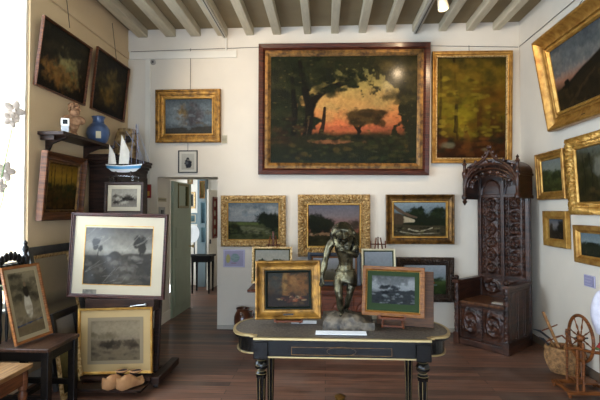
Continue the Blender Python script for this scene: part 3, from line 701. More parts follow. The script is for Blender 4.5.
for s in (-1, 1):
    y0, y1 = (-hw + .03, -.01) if s < 0 else (.01, hw - .03)
    d = MB().box(dp, dp + .02, y0, y1, .14, CZ - .06).build('door', darkwood, t, bevel=.004)
    q = MB()
    for z0, z1 in ((.22, .95), (1.05, CZ - .14)): q.box(dp + .02, dp + .032, y0 + .07, y1 - .07, z0, z1)
    q.build('panel', darkwood, d, bevel=.008)
    MB().ball((dp + .04, -s * .04 + (0), 1.0), .014).build('knob', brass, d, smooth=True)

SZ = 2.27; SY0, SY1, SX = atX(37, 127, XL).y, 5.08, XL + .25
t = thing('wall_shelf', 'dark wooden shelf fixed high on the left wall, holding bust and vase', 'shelf', (XL, SY0, SZ))
MB().box(.002, .25, 0, SY1 - SY0, -.032, 0).build('board', darkwood, t, bevel=.004)
for y in (.12, .8):
    MB().prism([(.002, -.17), (.03, -.17), (.06, -.10), (.2, -.045), (.2, -.032), (.002, -.032)], y, y + .035, axis='y').build('bracket', darkwood, t, bevel=.003)
MB().box(.012, .14, .03, .06, -.075, -.033).build('cleat', darkwood, t)

# terracotta bust
terra = mat('terracotta', '#b98f6c', .8, var=.35, vscale=30, col2='#7c5538', bump=.4, bscale=60)
t = thing('bust', 'small terracotta bust of a man standing on the wall shelf', 'bust', (XL + .12, 4.44, SZ + .001), (0, 0, R(40)))
t.scale = (1.2, 1.2, 1.2)
b = MB(); b.lathe([(.0, 0), (.05, 0), (.052, .012), (.038, .02), (.022, .045), (.03, .06), (.0, .06)], n=18)
b.build('socle', terra, t, smooth=True)
me = skin([(0, 0, .05), (0, 0, .09), (0, -.005, .145), (0, 0, .18), (0, -.008, .215), (0, -.012, .25), (.06, .005, .15), (.085, .01, .12), (-.06, .005, .15), (-.085, .01, .12), (0, -.02, .11)],
          [(0, 1), (1, 2), (2, 3), (3, 4), (4, 5), (2, 6), (6, 7), (2, 8), (8, 9), (1, 10)], [.028, .055, .055, .026, .042, .04, .042, .03, .042, .03, .045], 2, 1)
bd = link(me, 'torso', terra, t, smooth=True)
h = MB(); h.ball((0, -.056, .228), (.009, .014, .012)); h.ball((0, -.045, .196), (.04, .03, .03)); h.ball((-.018, -.044, .24), (.012, .008, .007)); h.ball((.018, -.044, .24), (.012, .008, .007)); h.ball((.04, -.02, .228), (.01, .03, .018)); h.ball((-.04, -.02, .228), (.01, .03, .018))
h.build('face', terra, bd, smooth=True)
h = MB(); rn = random.Random(3)
for i in range(40):
    a = rn.uniform(0, 2 * PI); e = rn.uniform(.1, 1.1); h.ball((.042 * math.cos(a) * math.cos(e), .004 + .044 * math.sin(a) * math.cos(e) * (1 if math.sin(a) > 0 else .6), .245 + .042 * math.sin(e)), rn.uniform(.008, .013), 6, 5)
h.build('hair', terra, bd, smooth=True)

# small thermometer display
t = thing('climate_monitor', 'small white climate monitor with dark screen on the shelf beside the bust', 'monitor', (XL + .2, 4.155, SZ + .001), (0, 0, R(22)))
MB().box(-.033, .033, -.012, .012, .0, .062).build('stand', mat('grey_metal', '#a8aaad', .4, .3), t, bevel=.004)
o = MB().box(-.036, .036, -.014, .01, .063, .135).build('case', mat('white_plastic', '#e4e2dc', .4), t, bevel=.006)
MB().box(-.021, .021, -.016, -.0145, .08, .122).build('screen', mat('screen_dark', '#1c2126', .2), o)

# blue vase
bluev = mat('blue_glaze', '#47648f', .3, var=.3, vscale=7, col2='#2c4166', coat=.5, bump=.3, bscale=18)
t = thing('vase', 'blue glazed pottery vase standing on the wall shelf', 'vase', (XL + .125, 4.93, SZ + .001))
MB().lathe([(0, 0), (.07, 0), (.075, .01), (.105, .06), (.122, .12), (.118, .17), (.09, .21), (.062, .235), (.058, .27), (.066, .295), (.072, .305), (.066, .31), (.052, .3), (.048, .25), (0, .24)], n=32).build('body', bluev, t, smooth=True)
tg = MB().box(-.026, .026, -.002, .0, -.04, .04).build('tag', mat('tag_paper', '#d6cdaf', .8), t); tg.location = (.06, -.117, .09); tg.rotation_euler = (R(-12), 0, R(28)); tg['label'] = 'cream paper tag'
# stoneware pot on the cabinet
stone = mat('stoneware', '#ab9064', .75, var=.5, vscale=18, col2='#5a452a', bump=.6, bscale=25)
t = thing('pot', 'mottled brown stoneware pot with a dark mouth on top of the cabinet', 'pot', (XL + .17, 5.56, CZ + .141))
t.scale = (.95, .95, 1.12)
MB().lathe([(0, 0), (.09, 0), (.12, .05), (.15, .14), (.155, .22), (.13, .30), (.11, .325), (.112, .345), (.1, .345), (.09, .31), (0, .25)], n=28).build('body', stone, t, smooth=True)
MB().lathe([(.0, -.004), (.03, -.004), (.04, .03), (.034, .045), (.028, .03), (0, .02)], n=16, M=Matrix.Translation((.07, -.125, .21)) @ Matrix.Rotation(R(75), 4, Vector((1, .5, 0)))).build('spout', mat('spout_dark', '#1d1712', .7), t, smooth=True)
tg = MB().box(-.03, .03, -.002, 0, 0, .05).build('tag', mat('tag_paper', '#d6cdaf', .8), t); tg.location = (.0, -.165, .02); tg.rotation_euler = (0, 0, R(10))

# pedestal, clear riser, model ship, small print
PY = 4.62
pl, pr = atY(104, 200, PY).x, atY(144, 200, PY).x; pz = atY(124, 214, PY).z
t = thing('pedestal', 'dark wooden pedestal behind the large charcoal print', 'pedestal', ((pl + pr) / 2, PY + .14, 0)); pw = (pr - pl) / 2
MB().box(-pw + .02, pw - .02, -.12, .12, .06, pz - .03).build('shaft', darkwood, t, bevel=.004)
MB().box(-pw, pw, -.15, .12, pz - .03, pz).build('top', darkwood, t, bevel=.004); MB().box(-pw, pw, -.14, .12, 0, .06).build('base', darkwood, t, bevel=.004)
def barn(P):
    P.grad([(0, '#8f867a'), (.4, '#6e665c'), (.7, '#a39b8c'), (1, '#9c9486')]); P.dabs(.5, .45, .4, .25, 30, .09, ['#3c362f', '#5a5248', '#2c2823', '#b0a898'], .8).mottle(.2, 15)
W, H, L = onB(103.5, 181.5, 142.5, 213.5, PY)
picture('framed_print', 'small dark framed etching propped above the large charcoal print, under the ship', 'framed print', W, H, (L[0], PY + .03, pz + .001), (R(-3), 0, 0), .03, .025, p_flat, darkwood, barn, printm, mat_=cream, mw=.04, cells=44, sheetname='print')
rz = atY(128, 176, PY + .12).z; xs = atY(122, 179, PY + .12).x
t = thing('display_riser', 'clear acrylic riser under the model sailing ship', 'riser', (xs, PY + .16, pz + .001)); rh = rz - pz
MB().box(-.13, .13, -.07, .07, rh - .008, rh - .002).build('top', acrylic, t)
for s in (-1, 1): MB().box(s * .13 - .004, s * .13 + .004, -.07, .07, 0, rh - .0085).build('side', acrylic, t)
# ship
shipw = mat('sail_cloth', '#d9d2c6', .8, var=.12, vscale=20); shipb = mat('hull_blue', '#3d7fa8', .4); shipwh = mat('hull_white', '#d8d8d4', .5); rig = mat('rigging', '#8c93a8', .6)
t = thing('model_ship', 'model sailing ship with blue and white hull and cream sails', 'model ship', (xs, PY + .16, rz + .001))
t.scale = (1.1, 1.1, 1.3)
cr = MB()
for x in (-.07, .08): cr.box(x - .006, x + .006, -.03, .03, .008, .038)
cr.box(-.11, .12, -.035, .035, 0, .008); cr.build('cradle', darkwood, t)
def hull(z0, z1, w0, w1, l0, l1):
    n = 15; vs = []; 
    for l, w, z in ((l0, w0, z0), (l1, w1, z1)):
        ring = []
        for i in range(n): s = -1 + 2 * i / (n - 1); ring.append((s * l, -w * (1 - abs(s) ** 2.6), z + .018 * s * s * (1 if z > z0 else .6)))
        for i in range(n - 2, 0, -1): s = -1 + 2 * i / (n - 1); ring.append((s * l, w * (1 - abs(s) ** 2.6), z + .018 * s * s * (1 if z > z0 else .6)))
        vs += ring
    m = len(vs) // 2; return MB().add(vs, [tuple(range(m))[::-1], tuple(range(m, 2 * m))] + [(i, (i + 1) % m, m + (i + 1) % m, m + i) for i in range(m)])
hu = hull(.03, .055, .012, .035, .12, .165).build('hull', shipwh, t, smooth=True)
hull(.0555, .078, .036, .042, .166, .178).build('topsides', shipb, hu, smooth=True); hull(.0785, .084, .043, .043, .179, .182).build('rail', shipwh, hu, smooth=True)
masts = [(-.09, .29), (.02, .37), (.12, .43)]
m = MB()
for x, h in masts: m.tube([(x, 0, .075), (x, 0, h)], [.005, .0025], 6)
m.tube([(.165, 0, .08), (.25, 0, .115)], .003, 5); m.tube([(-.17, 0, .085), (-.2, 0, .09)], .003, 5)
for x, h in masts:
    m.tube([(x - .05, -.004, h * .8), (x + .03, -.004, h * .82)], .002, 5)
m.build('mast', darkwood, t)
def sail(pts, bow):
    n = 7; a, b, c_, d = [Vector(p) for p in pts]; vs = []; 
    for j in range(n):
        for i in range(n):
            u, v = i / (n - 1), j / (n - 1); p = (a * (1 - u) + b * u) * (1 - v) + (d * (1 - u) + c_ * u) * v
            p.y -= bow * math.sin(PI * u) * math.sin(PI * v); vs.append(p)
    k = len(vs); vs += [p + Vector((0, .0015, 0)) for p in vs]
    f = [(j * n + i, j * n + i + 1, (j + 1) * n + i + 1, (j + 1) * n + i) for j in range(n - 1) for i in range(n - 1)]
    return MB().add(vs, f + [tuple(q + k for q in x[::-1]) for x in f])
sail([(-.15, -.01, .1), (-.07, -.01, .1), (-.085, -.01, .18), (-.14, -.01, .26)], .02).build('sail', shipw, t, smooth=True)
sail([(-.045, -.01, .1), (.055, -.01, .1), (.06, -.01, .2), (-.02, -.01, .34)], .03).build('sail', shipw, t, smooth=True)
r = MB()
for p, q in (((-.16, 0, .085), (-.09, 0, .29)), ((-.02, .04, .085), (.02, 0, .37)), ((.02, 0, .37), (.12, 0, .25)), ((.12, 0, .43), (.25, 0, .115)), ((.12, 0, .43), (.06, -.04, .085)), ((.12, 0, .43), (.16, .04, .085)), ((.12, 0, .4), (.17, -.03, .085)), ((-.09, 0, .29), (.02, 0, .2)), ((.12, 0, .3), (.2, 0, .1)), ((.14, 0, .43), (.14, -.04, .085)), ((.09, 0, .4), (.09, -.04, .085))): r.tube([p, q], .0016, 4)
r.build('rigging', rig, t)

# ================================================================ big easel with two prints
def crumpled(P):
    P.grad([(0, '#2f2b27'), (.3, '#4a453e'), (.5, '#69645b'), (.62, '#8d887c'), (.8, '#6f6a62'), (1, '#4f4b46')])
    P.land(.5, .56, '#3d3933', .03, 5); P.tree(.2, .5, .3, .1, '#37332e', '#2a2622').tree(.82, .48, .34, .12, '#33302b', '#2a2622').blob(.45, .5, .1, .07, '#2d2a26', .3, .6)
    for i in range(20):
        a = random.uniform(-.1, 1); b = random.uniform(.0, 1); P.stroke([(a, b), (a + random.uniform(.05, .2), b + random.uniform(.0, .1)), (a + random.uniform(.2, .35), b + random.uniform(.1, .3))], random.uniform(.004, .012), '#9a958a', .28)
    P.dabs(.5, .25, .5, .25, 40, .05, ['#2c2925', '#5a554c', '#78736a', '#38342f'], .5).mottle(.25, 18)
EY = 4.0
xa = atY(82, 385, EY).x; xb = atY(157, 380, EY).x; xc = (xa + xb) / 2
t = thing('studio_easel', 'dark wooden studio easel standing on the floor by the doorway', 'easel', (xc, EY, 0)); hw = (xb - xa) / 2
tz = atY(118, 311, EY).z; tz1 = atY(118, 299, EY).z
for s in (-1, 1):
    MB().box(s * hw - .04, s * hw + .04, -.06, .5, .035, .1).build('foot', darkwood, t, bevel=.01)
    MB().beam((s * (hw - .06), .12, .1), (s * (hw - .06), .3, 1.5), .055, .04).build('upright', darkwood, t, bevel=.004)
    w_ = MB(); w_.lathe([(0, -.018), (.017, -.018), (.017, .018), (0, .018)], (s * hw, .34, .0175), 10, 'x'); w_.lathe([(0, -.018), (.017, -.018), (.017, .018), (0, .018)], (s * hw, -.02, .0175), 10, 'x'); w_.build('caster', blackframe, t)
MB().box(-hw + .04, hw - .04, .2, .26, .045, .1).build('crossbar', darkwood, t, bevel=.004)
MB().box(-hw + .03, hw - .03, -.285, -.16, .055, .075).box(-hw + .03, hw - .03, -.10, .02, .08, .11).box(-hw + .03, -hw + .07, -.285, .02, .055, .0745).box(hw - .07, hw - .03, -.285, .02, .055, .0745).build('ledge', darkwood, t, bevel=.003)
o = MB().box(-hw + .02, hw - .03, .0, .12, tz, tz1).build('tray', darkwood, t, bevel=.005)
q = MB(); q.tube([(.1, -.01, (tz + tz1) / 2 - .01), (.17, -.03, (tz + tz1) / 2 + .005), (.23, -.03, (tz + tz1) / 2 + .01)], .007, 8); q.ball((.24, -.03, (tz + tz1) / 2 + .011), .014); q.build('clamp', mat('steel', '#9a9a98', .3, .9), o, smooth=True)
for z in (1.35,): MB().box(-hw + .06, hw - .06, .27, .3, z, z + .05).build('crossbar', darkwood, t)
W = atY(163.5, 255, EY).x - atY(66, 255, EY).x; H = atY(115, 212.5, EY).z - atY(115, 298, EY).z
L = ((atY(163.5, 255, EY).x + atY(66, 255, EY).x) / 2, EY + .04, tz1 + .001)
bigp = picture('framed_print', 'large dark framed charcoal landscape print with cream mat on the studio easel', 'framed print', W, H, L, (R(-3.5), R(1.2), 0), .032, .035, p_step, wood('frame_plum', '#4e2c25', '#2a1713', .3, .3, 7), crumpled, vmat('print_gloss', .45, .35, .5, 14), slip=None, mat_=cream, mw=.1, mwb=.085, cells=120, sheetname='print')
# a thin gilt fillet round the print and small caption picture in the mat
MB().box(-W / 2 + .137, -W / 2 + .262, -.0125, -.0101, .03, .07).build('caption_picture', mat('caption', '#6d685c', .8, var=.5, vscale=30), bigp)
fi = moulding(W - .254, H - .224, [(0, 0), (0, .004), (.006, .004), (.006, 0)], z0=.112).build('fillet', gold_b, bigp); fi.location = (0, -.0075, .0)
def field(P):
    P.grad([(0, '#5c5040'), (.35, '#6f6250'), (.55, '#8d7e68'), (.7, '#97886f'), (1, '#8e7f68')])
    P.dabs(.3, .62, .25, .05, 14, .05, ['#75684f', '#7f715a'], .7).land(.5, .52, '#7a6c56', .01, 6)
    P.dabs(.42, .42, .16, .06, 16, .05, ['#4a4034', '#3c342a', '#57493a'], .8).dabs(.78, .45, .1, .1, 12, .05, ['#54483a', '#453b30'], .8).dabs(.5, .2, .5, .15, 40, .04, ['#6a5d4a', '#51463a', '#7c6d56'], .5).mottle(.15, 25)
W = atY(153.5, 338, 3.97).x - atY(80.5, 338, 3.97).x; H = .565
gp = picture('framed_print', 'gilt framed sepia field print on the lowest bar of the studio easel', 'framed print', W, H, ((atY(153.5, 338, 3.97).x + atY(80.5, 338, 3.97).x) / 2, 3.955, .125), (R(-3), R(-1.6), R(2)), .02, .025, p_flat, gold_b, field, printm, mat_=mat('mat_buff', '#a58a5c', .85, var=.06, vscale=6), mw=.062, cells=90, sheetname='print')
bord = moulding(W - .164, H - .164, [(0, 0), (0, .0015), (.03, .0015), (.03, 0)], z0=.082).build('print_border', mat('border_tan', '#7a6a50', .85), gp); bord.location = (0, -.0085, 0)
# clogs
clogw = mat('clog_wood', '#b98a5c', .5, var=.3, vscale=10, col2='#946440', coat=.2)
def clog():
    t = thing('clog', 'pair', 'clog')
    n = 22; m = 20; vs = []; fs = []
    for i in range(n):
        u = i / (n - 1); y = -.14 + .27 * u                        # toe at -y
        w = .052 * (math.sin(PI * min(1, u * 1.25 + .04) * .5) ** .55) * (1 - .18 * math.sin(PI * u) ** 4) * (1 if u < .85 else math.sqrt(max(.02, 1 - ((u - .85) / .152) ** 2)))
        top = .03 + .062 * math.sin(PI * min(1, u * 1.1 + .1)) ** .8 + .02 * (u > .75) * (u - .75) * 4
        if u < .12: top += .018 * (1 - u / .12)
        for k in range(m):
            a = 2 * PI * k / m; x = w * math.cos(a); z = top * .5 + top * .5 * math.sin(a)
            if a > PI: z = top * .5 + top * .5 * max(-1, math.sin(a) * 1.5)
            vs.append((x, y, z + (.02 * (1 - u / .15) if u < .15 else 0)))
    for i in range(n - 1):
        for k in range(m):
            l = (k + 1) % m
            # opening on top towards the heel
            fs.append((i * m + k, i * m + l, (i + 1) * m + l, (i + 1) * m + k))
    fs += [tuple(range(m)), tuple((n - 1) * m + k for k in range(m))[::-1]]
    MB().add(vs, fs).build('shell', clogw, t, smooth=True, ang=60)
    rim = [(.034 * math.cos(a), .055 + .055 * math.sin(a), .0935 - .006 * math.sin(a)) for a in [2 * PI * i / 20 for i in range(20)]]
    MB().prism([(.031 * math.cos(2 * PI * i / 20), .055 + .052 * math.sin(2 * PI * i / 20)) for i in range(20)], .083, .0945).build('opening', mat('clog_inside', '#2c1a10', .9), t)
    MB().tube(rim, .006, 6, True).build('rim', clogw, t, smooth=True)
    return t
c1 = clog(); c2 = copy_tree(c1)
for c_, (px, rz, lb) in ((c1, (122, -28, 'left wooden clog of the pair at the foot of the studio easel')), (c2, (135.5, -28, 'right wooden clog of the pair at the foot of the studio easel'))):
    q = atY(px, 378, 3.86); c_.scale = (1.05, .95, 1.25); c_.location = (q.x - .01, 3.78, .077); c_.rotation_euler = (R(0), 0, R(rz)); c_['label'] = lb; c_['group'] = 'pair of wooden clogs'

# ================================================================ carved chair with the leaning picture, bench, leaning frames
SX0, SX1, SYa, SYb, SZc = -2.46, -1.985, 3.23, 3.64, .55
t = thing('carved_chair', 'black carved wooden chair by the window with a picture leaning on its seat', 'chair', ((SX0 + SX1) / 2, (SYa + SYb) / 2, 0))
hx, hy = (SX1 - SX0) / 2, (SYb - SYa) / 2
MB().box(-hx, hx, -hy - .01, hy + .01, SZc - .028, SZc).build('seat', wood('seat_brown', '#4a3328', '#2b1c15', .28, .35, 6, (8, 1, 1)), t, bevel=.006)
ap = MB().box(-hx + .03, hx - .03, -hy + .02, -hy + .04, SZc - .1, SZc - .028).box(-hx + .03, hx - .03, hy - .04, hy - .02, SZc - .1, SZc - .028).box(hx - .04, hx - .02, -hy + .02, hy - .02, SZc - .1, SZc - .028)
ap.build('apron', blackwood, t)
for sx in (-1, 1):
    for sy in (-1, 1):
        x, y = sx * (hx - .035), sy * (hy - .03)
        if sx > 0: MB().box(x - .027, x + .027, y - .027, y + .027, 0, SZc - .028).build('leg', blackwood, t, bevel=.004)
        else:
            MB().box(x - .024, x + .024, y - .024, y + .024, 0, 1.18).build('back_post', blackwood, t, bevel=.004)
            MB().lathe([(0, 1.18), (.02, 1.18), (.012, 1.2), (.026, 1.225), (.024, 1.25), (.012, 1.265), (.018, 1.285), (.0, 1.31)], (x, y, 0), 12).build('finial', blackwood, t, smooth=True)
st = MB()
for sy in (-1, 1): st.box(-hx + .06, hx - .06, sy * (hy - .03) - .015, sy * (hy - .03) + .015, .16, .2)
st.box(-.02, .02, -hy + .04, hy - .04, .165, .195); st.build('stretcher', blackwood, t)
M = Matrix.Translation((-hx + .02, -hy + .03, .98)) @ Matrix.Rotation(R(90), 4, 'Z')
MB().relief(2 * hy - .06, .16, carve(5, 2, .02), .012, M, .02).build('crest_rail', blackwood, t, smooth=True)
cr = MB()
for i in range(7):
    y = -hy + .06 + (2 * hy - .12) * i / 6; z = 1.14 + .05 * math.sin(PI * i / 6); cr.ball((-hx + .035, y, z), (.016, .03, .035)); cr.ball((-hx + .035, y, z + .03), .012)
cr.build('cresting', blackwood, t, smooth=True)
sp = MB()
for i in range(4): y = -hy + .1 + (2 * hy - .2) * i / 3; sp.lathe([(.008, SZc), (.014, .65), (.009, .75), (.016, .85), (.008, .98)], (-hx + .035, y, 0), 10)
sp.build('back_spindles', blackwood, t, smooth=True)
def figurep(P):
    P.grad([(0, '#83745a'), (.12, '#7d6c50'), (.3, '#94866a'), (.6, '#83775f'), (1, '#a39578')])
    P.dabs(.5, .75, .45, .2, 50, .06, ['#4b4535', '#6c634c', '#39352a', '#8d8266'], .6).stroke([(.05, .16), (.95, .2)], .02, '#3b4c6b', .9)
    P.blob(.55, .45, .13, .2, '#d6cdb8', .15, .15).blob(.55, .68, .1, .1, '#3e372c', .2, .2).blob(.55, .8, .05, .04, '#8a755a', .2, .1).dabs(.5, .3, .45, .12, 20, .04, ['#6b604a', '#a1937a'], .5).mottle(.15, 20)
picture('framed_print', 'oak framed print of a person in an apron, leaning on the carved chair seat', 'framed print', .37, .58, (-2.225, 3.425, SZc + .008), (R(-14), 0, R(82)), .022, .02, p_flat, wood('frame_oak', '#9a6234', '#6a3f1e', .4, .15, 8), figurep, printm, mat_=mat('mat_tan', '#9a8a6a', .85), mw=.03, cells=70, sheetname='print')
# bench
t = thing('bench', 'low wooden bench with a light worn top and turned legs, at the left edge', 'bench', (-2.27, 2.72, 0))
MB().box(-.27, .27, -.36, .36, .47, .5).build('top', topwood, t, bevel=.006)
b = MB()
for y in (-.32, .32): b.box(-.23, .23, y - .012, y + .012, .37, .4695)
for x in (-.23, .23): b.box(x - .012, x + .012, -.33, .33, .37, .4695)
b.build('apron', midwood, t)
for sx in (-1, 1):
    for sy in (-1, 1): MB().lathe([(.02, 0), (.026, .03), (.018, .06), (.028, .12), (.03, .16), (.018, .2), (.024, .25), (.03, .3), (.02, .33), (.03, .34), (.03, .469)], (sx * .225, sy * .315, 0), 14).build('leg', midwood, t, smooth=True)
b = MB()
for sy in (-1, 1): b.tube([(-.2, sy * .315, .14), (.2, sy * .315, .14)], .014)
b.tube([(.225, -.29, .14), (.225, .29, .14)], .014); b.build('stretcher', midwood, t, smooth=True)

# frames standing against the left wall
def blank(P):
    P.grad([(0, '#a3937a'), (.5, '#b5a58a'), (.6, '#6c6458'), (.7, '#a99a82'), (1, '#b0a189')]).mottle(.1, 6)
greyfr = mat('frame_slate', '#4d4a45', .45, .1, var=.35, vscale=9, col2='#2c2b2b')
q = atX(29, 247, XL + .1)
picture('painting', 'slate framed picture with gold slip standing on the floor against the left wall', 'painting', .70, 1.24, (-2.285, 4.14, .012), (R(-13), 0, R(90)), .075, .04, p_flat, greyfr, blank, oil, slip=(.03, gold_l), cells=50)
def blackp(P): P.grad([(0, '#3b352c'), (.5, '#8a8070'), (.52, '#6e675c'), (1, '#a0968a')]).mottle(.15, 6)
picture('painting', 'wide black framed picture leaning low against the left wall behind the chair', 'painting', .40, .68, (-2.18, 3.93, .008), (R(-10.5), 0, R(90)), .06, .035, p_flat, blackframe, blackp, oil, cells=40)
def dim(P): P.grad([(0, '#2a2418'), (.5, '#5a5030'), (1, '#8f8658')]).mottle(.2, 8)
picture('painting', 'small gold framed picture on the floor behind the carved chair leg', 'painting', .3, .42, (-2.125, 3.785, .008), (R(-8), 0, R(88)), .04, .03, p_cove, gold_l, dim, oil, cells=36)
if 0: tag(MB().box(XL + .012, XL + .34, 4.06, 4.78, 0, .24).build('low_platform', darkwood, bevel=.004), 'low dark box against the left wall carrying the slate framed picture', 'platform')

# orchid in the bright window
t = thing('orchid', 'orchid with pale blossoms on the sill of the bright window', 'potted plant', (XL - .0, 3.42, wz0 + .021))
MB().lathe([(0, 0), (.05, 0), (.07, .12), (.075, .13), (.066, .13), (.06, .1), (0, .1)], n=20).build('pot', mat('pot_white', '#d6d2c8', .4), t, smooth=True)
stem = mat('stem_green', '#5f7a4a', .5); pet = mat('petal', '#e2d3c6', .6, var=.3, vscale=30)
curves = [[(0, 0, .1), (.03, .02, .6), (.06, .1, 1.1), (.08, .17, 1.45), (.08, .22, 1.66)], [(0, 0, .1), (-.01, .06, .5), (.05, .12, .9), (.06, .16, 1.15)]]
s = MB()
for cc in curves: s.tube(cc, .004, 6)
s.build('stem', stem, t, smooth=True)
lf = MB()
for i in range(5):
    a = i * 1.3; P0 = Vector((0, 0, .12)); d = Vector((math.cos(a), math.sin(a), 0))
    pts = [P0 + d * (.18 * u) + Vector((0, 0, .1 * math.sin(PI * u * .8))) for u in (0, .25, .5, .75, 1)]; n_ = d.cross(Vector((0, 0, 1))); vs = []
    for k, p in enumerate(pts): w = .028 * math.sin(PI * (.12 + .8 * k / 4)); vs += [p - n_ * w, p + n_ * w, p + n_ * w - Vector((0, 0, .004)), p - n_ * w - Vector((0, 0, .004))]
    for k in range(4):
        for e in range(4): lf.add([vs[4 * k + e], vs[4 * k + (e + 1) % 4], vs[4 * k + 4 + (e + 1) % 4], vs[4 * k + 4 + e]], [(0, 1, 2, 3)])
lf.build('leaf', stem, t)
bl = []
for (x, y, z, sc) in ((.08, .20, 1.62, 1.2), (.09, .15, 1.54, .9), (.06, .13, 1.12, 1.1), (.06, .07, 1.0, .8)):
    f = MB()
    for k in range(5):
        a = 2 * PI * k / 5 + .3; f.ball((0, 0, 0), (.026 * sc, .006 * sc, .042 * sc), 8, 6, Matrix.Translation((x, y, z)) @ Matrix.Rotation(R(60), 4, 'Z') @ Matrix.Rotation(a, 4, 'Y') @ Matrix.Translation((0, 0, .034 * sc)))
    f.ball((x + .01, y - .01, z), .012 * sc); f.build('blossom', pet, t, smooth=True)
# ================================================================ the black and brass centre table
TX, TYc, TZ = .10, 3.135, .76
blk = mat('ebonised', '#0b0a09', .2, spec=.3); slate = mat('table_top_pattern', '#655c52', .45, var=.5, vscale=70, col2='#2c2622')
t = thing('centre_table', 'black table with gilt edges, bowed ends and fluted legs in the middle of the room', 'table', (TX, TYc, 0))
def tabout(e):
    hx, hy, ex, ey = .54 + e, .295 + e, .715 + e, .225 + e
    r = []
    for s in (1, -1):
        q = [(hx, -hy), (hx, -hy + .055), (hx + .03, -hy + .06)]
        arc = [(hx + .03 + (ex - hx - .03) * math.cos(a) ** .75, ey * math.sin(a)) for a in [-PI / 2 * .999 + PI * .999 * i / 22 for i in range(23)]]
        arc = [(x, y * .97) for x, y in arc]; q2 = [(hx + .03, hy - .06), (hx, hy - .055), (hx, hy)]
        q = q + arc + q2
        r += [(s * x, s * y) for x, y in q]
    return r
MB().prism(tabout(-.012), TZ - .012, TZ).build('table_top', slate, t)
e = MB(); e.prism(tabout(0), TZ - .026, TZ - .0125); e.build('top_edge', blk, t)
o1, o2 = tabout(.004), tabout(-.013); n = len(o1)
e = MB().add([(x, y, TZ - .011) for x, y in o1] + [(x, y, TZ + .001) for x, y in o1] + [(x, y, TZ + .003) for x, y in o2] + [(x, y, TZ - .02) for x, y in o2],
             [(i, (i + 1) % n, n + (i + 1) % n, n + i) for i in range(n)] + [(n + i, n + (i + 1) % n, 2 * n + (i + 1) % n, 2 * n + i) for i in range(n)] + [(2 * n + i, 2 * n + (i + 1) % n, 3 * n + (i + 1) % n, 3 * n + i) for i in range(n)])
e.build('gilt_edge', brass, t)['label'] = 'gilt brass edging'
MB().prism(tabout(-.03), TZ - .125, TZ - .0265).build('apron', blk, t)
for z, d in ((TZ - .128, -.022),):
    MB().prism(tabout(d), z, z + .008).build('brass_strip', brass, t)
inl = moulding(.62, .05, [(0, 0), (0, .0015), (.003, .0015), (.003, 0)], z0=TZ - .11).build('inlay', gold_d, t); inl.location = (0, -.2655, 0)
q = MB()
ringp = [(.09 * math.cos(2 * PI * i / 28), -.266, TZ - .085 + .027 * math.sin(2 * PI * i / 28)) for i in range(28)]; q.tube(ringp, .0012, 5, True); q.build('oval_inlay', gold_d, t)
legs = [(sx * .5, sy * .245) for sx in (-1, 1) for sy in (-1, 1)]
for x, y in legs:
    MB().box(x - .045, x + .045, y - .045, y + .045, TZ - .135, TZ - .027).build('corner_block', blk, t, bevel=.004)
    L = MB().lathe([(.0, 0), (.014, .02), (.018, .05), (.014, .06), (.02, .075), (.03, .5), (.034, .52)], (x, y, 0), 24, flute=.14).build('leg', blk, t)
    MB().lathe([(.026, .522), (.036, .53), (.026, .54), (.022, .55), (.04, .565), (.043, .585), (.034, .605), (.024, .612), (.034, .622), (.036, .625)], (x, y, 0), 24).build('turning', blk, L, smooth=True)
    b = MB()
    for r_, z in ((.0365, .53), (.0275, .545), (.0435, .583), (.029, .612)): b.lathe([(r_ - .004, z - .003), (r_, z), (r_ - .004, z + .003)], (x, y, 0), 24)
    b.build('brass_ring', brass, L, smooth=True)
    b = MB()
    for k in range(6): a = k * PI / 3 + .26; b.tube([(x + .0165 * math.cos(a), y + .0165 * math.sin(a), .09), (x + .0295 * math.cos(a), y + .0295 * math.sin(a), .5)], .0016, 4)
    b.build('brass_flute', brass, L)
s = MB()
for x, y in legs:
    pts = [(x, y, .10), (x * .7, y * .55, .13), (x * .3, y * .3, .2), (0.04 * (1 if x > 0 else -1), 0, .22)]; s.tube(pts, [.016, .018, .02, .022], 10)
s.build('stretcher', blk, t, smooth=True)
MB().lathe([(.0, .19), (.04, .2), (.05, .23), (.03, .25), (.016, .26), (.034, .28), (.038, .3), (.016, .31), (.0, .315)], (.0, 0, 0), 20).build('finial', gold_d, t, smooth=True)

# ---- bronze figure
K = .00678
bronze = mat('bronze', '#5f5841', .27, .85, var=.5, vscale=14, col2='#1c1b16', bump=.35, bscale=45)
bronze_r = mat('bronze_rock', '#6d6150', .5, .35, var=.45, vscale=20, col2='#2b2620', bump=.7, bscale=40)
t = thing('bronze_statue', 'dark bronze statue of a stooping man carrying a heavy load, on a rocky base', 'statue', (.122, 3.13, TZ + .002))
def B(px, py, y=0.): return ((px - 343) * K, y, (326.5 - py) * K)
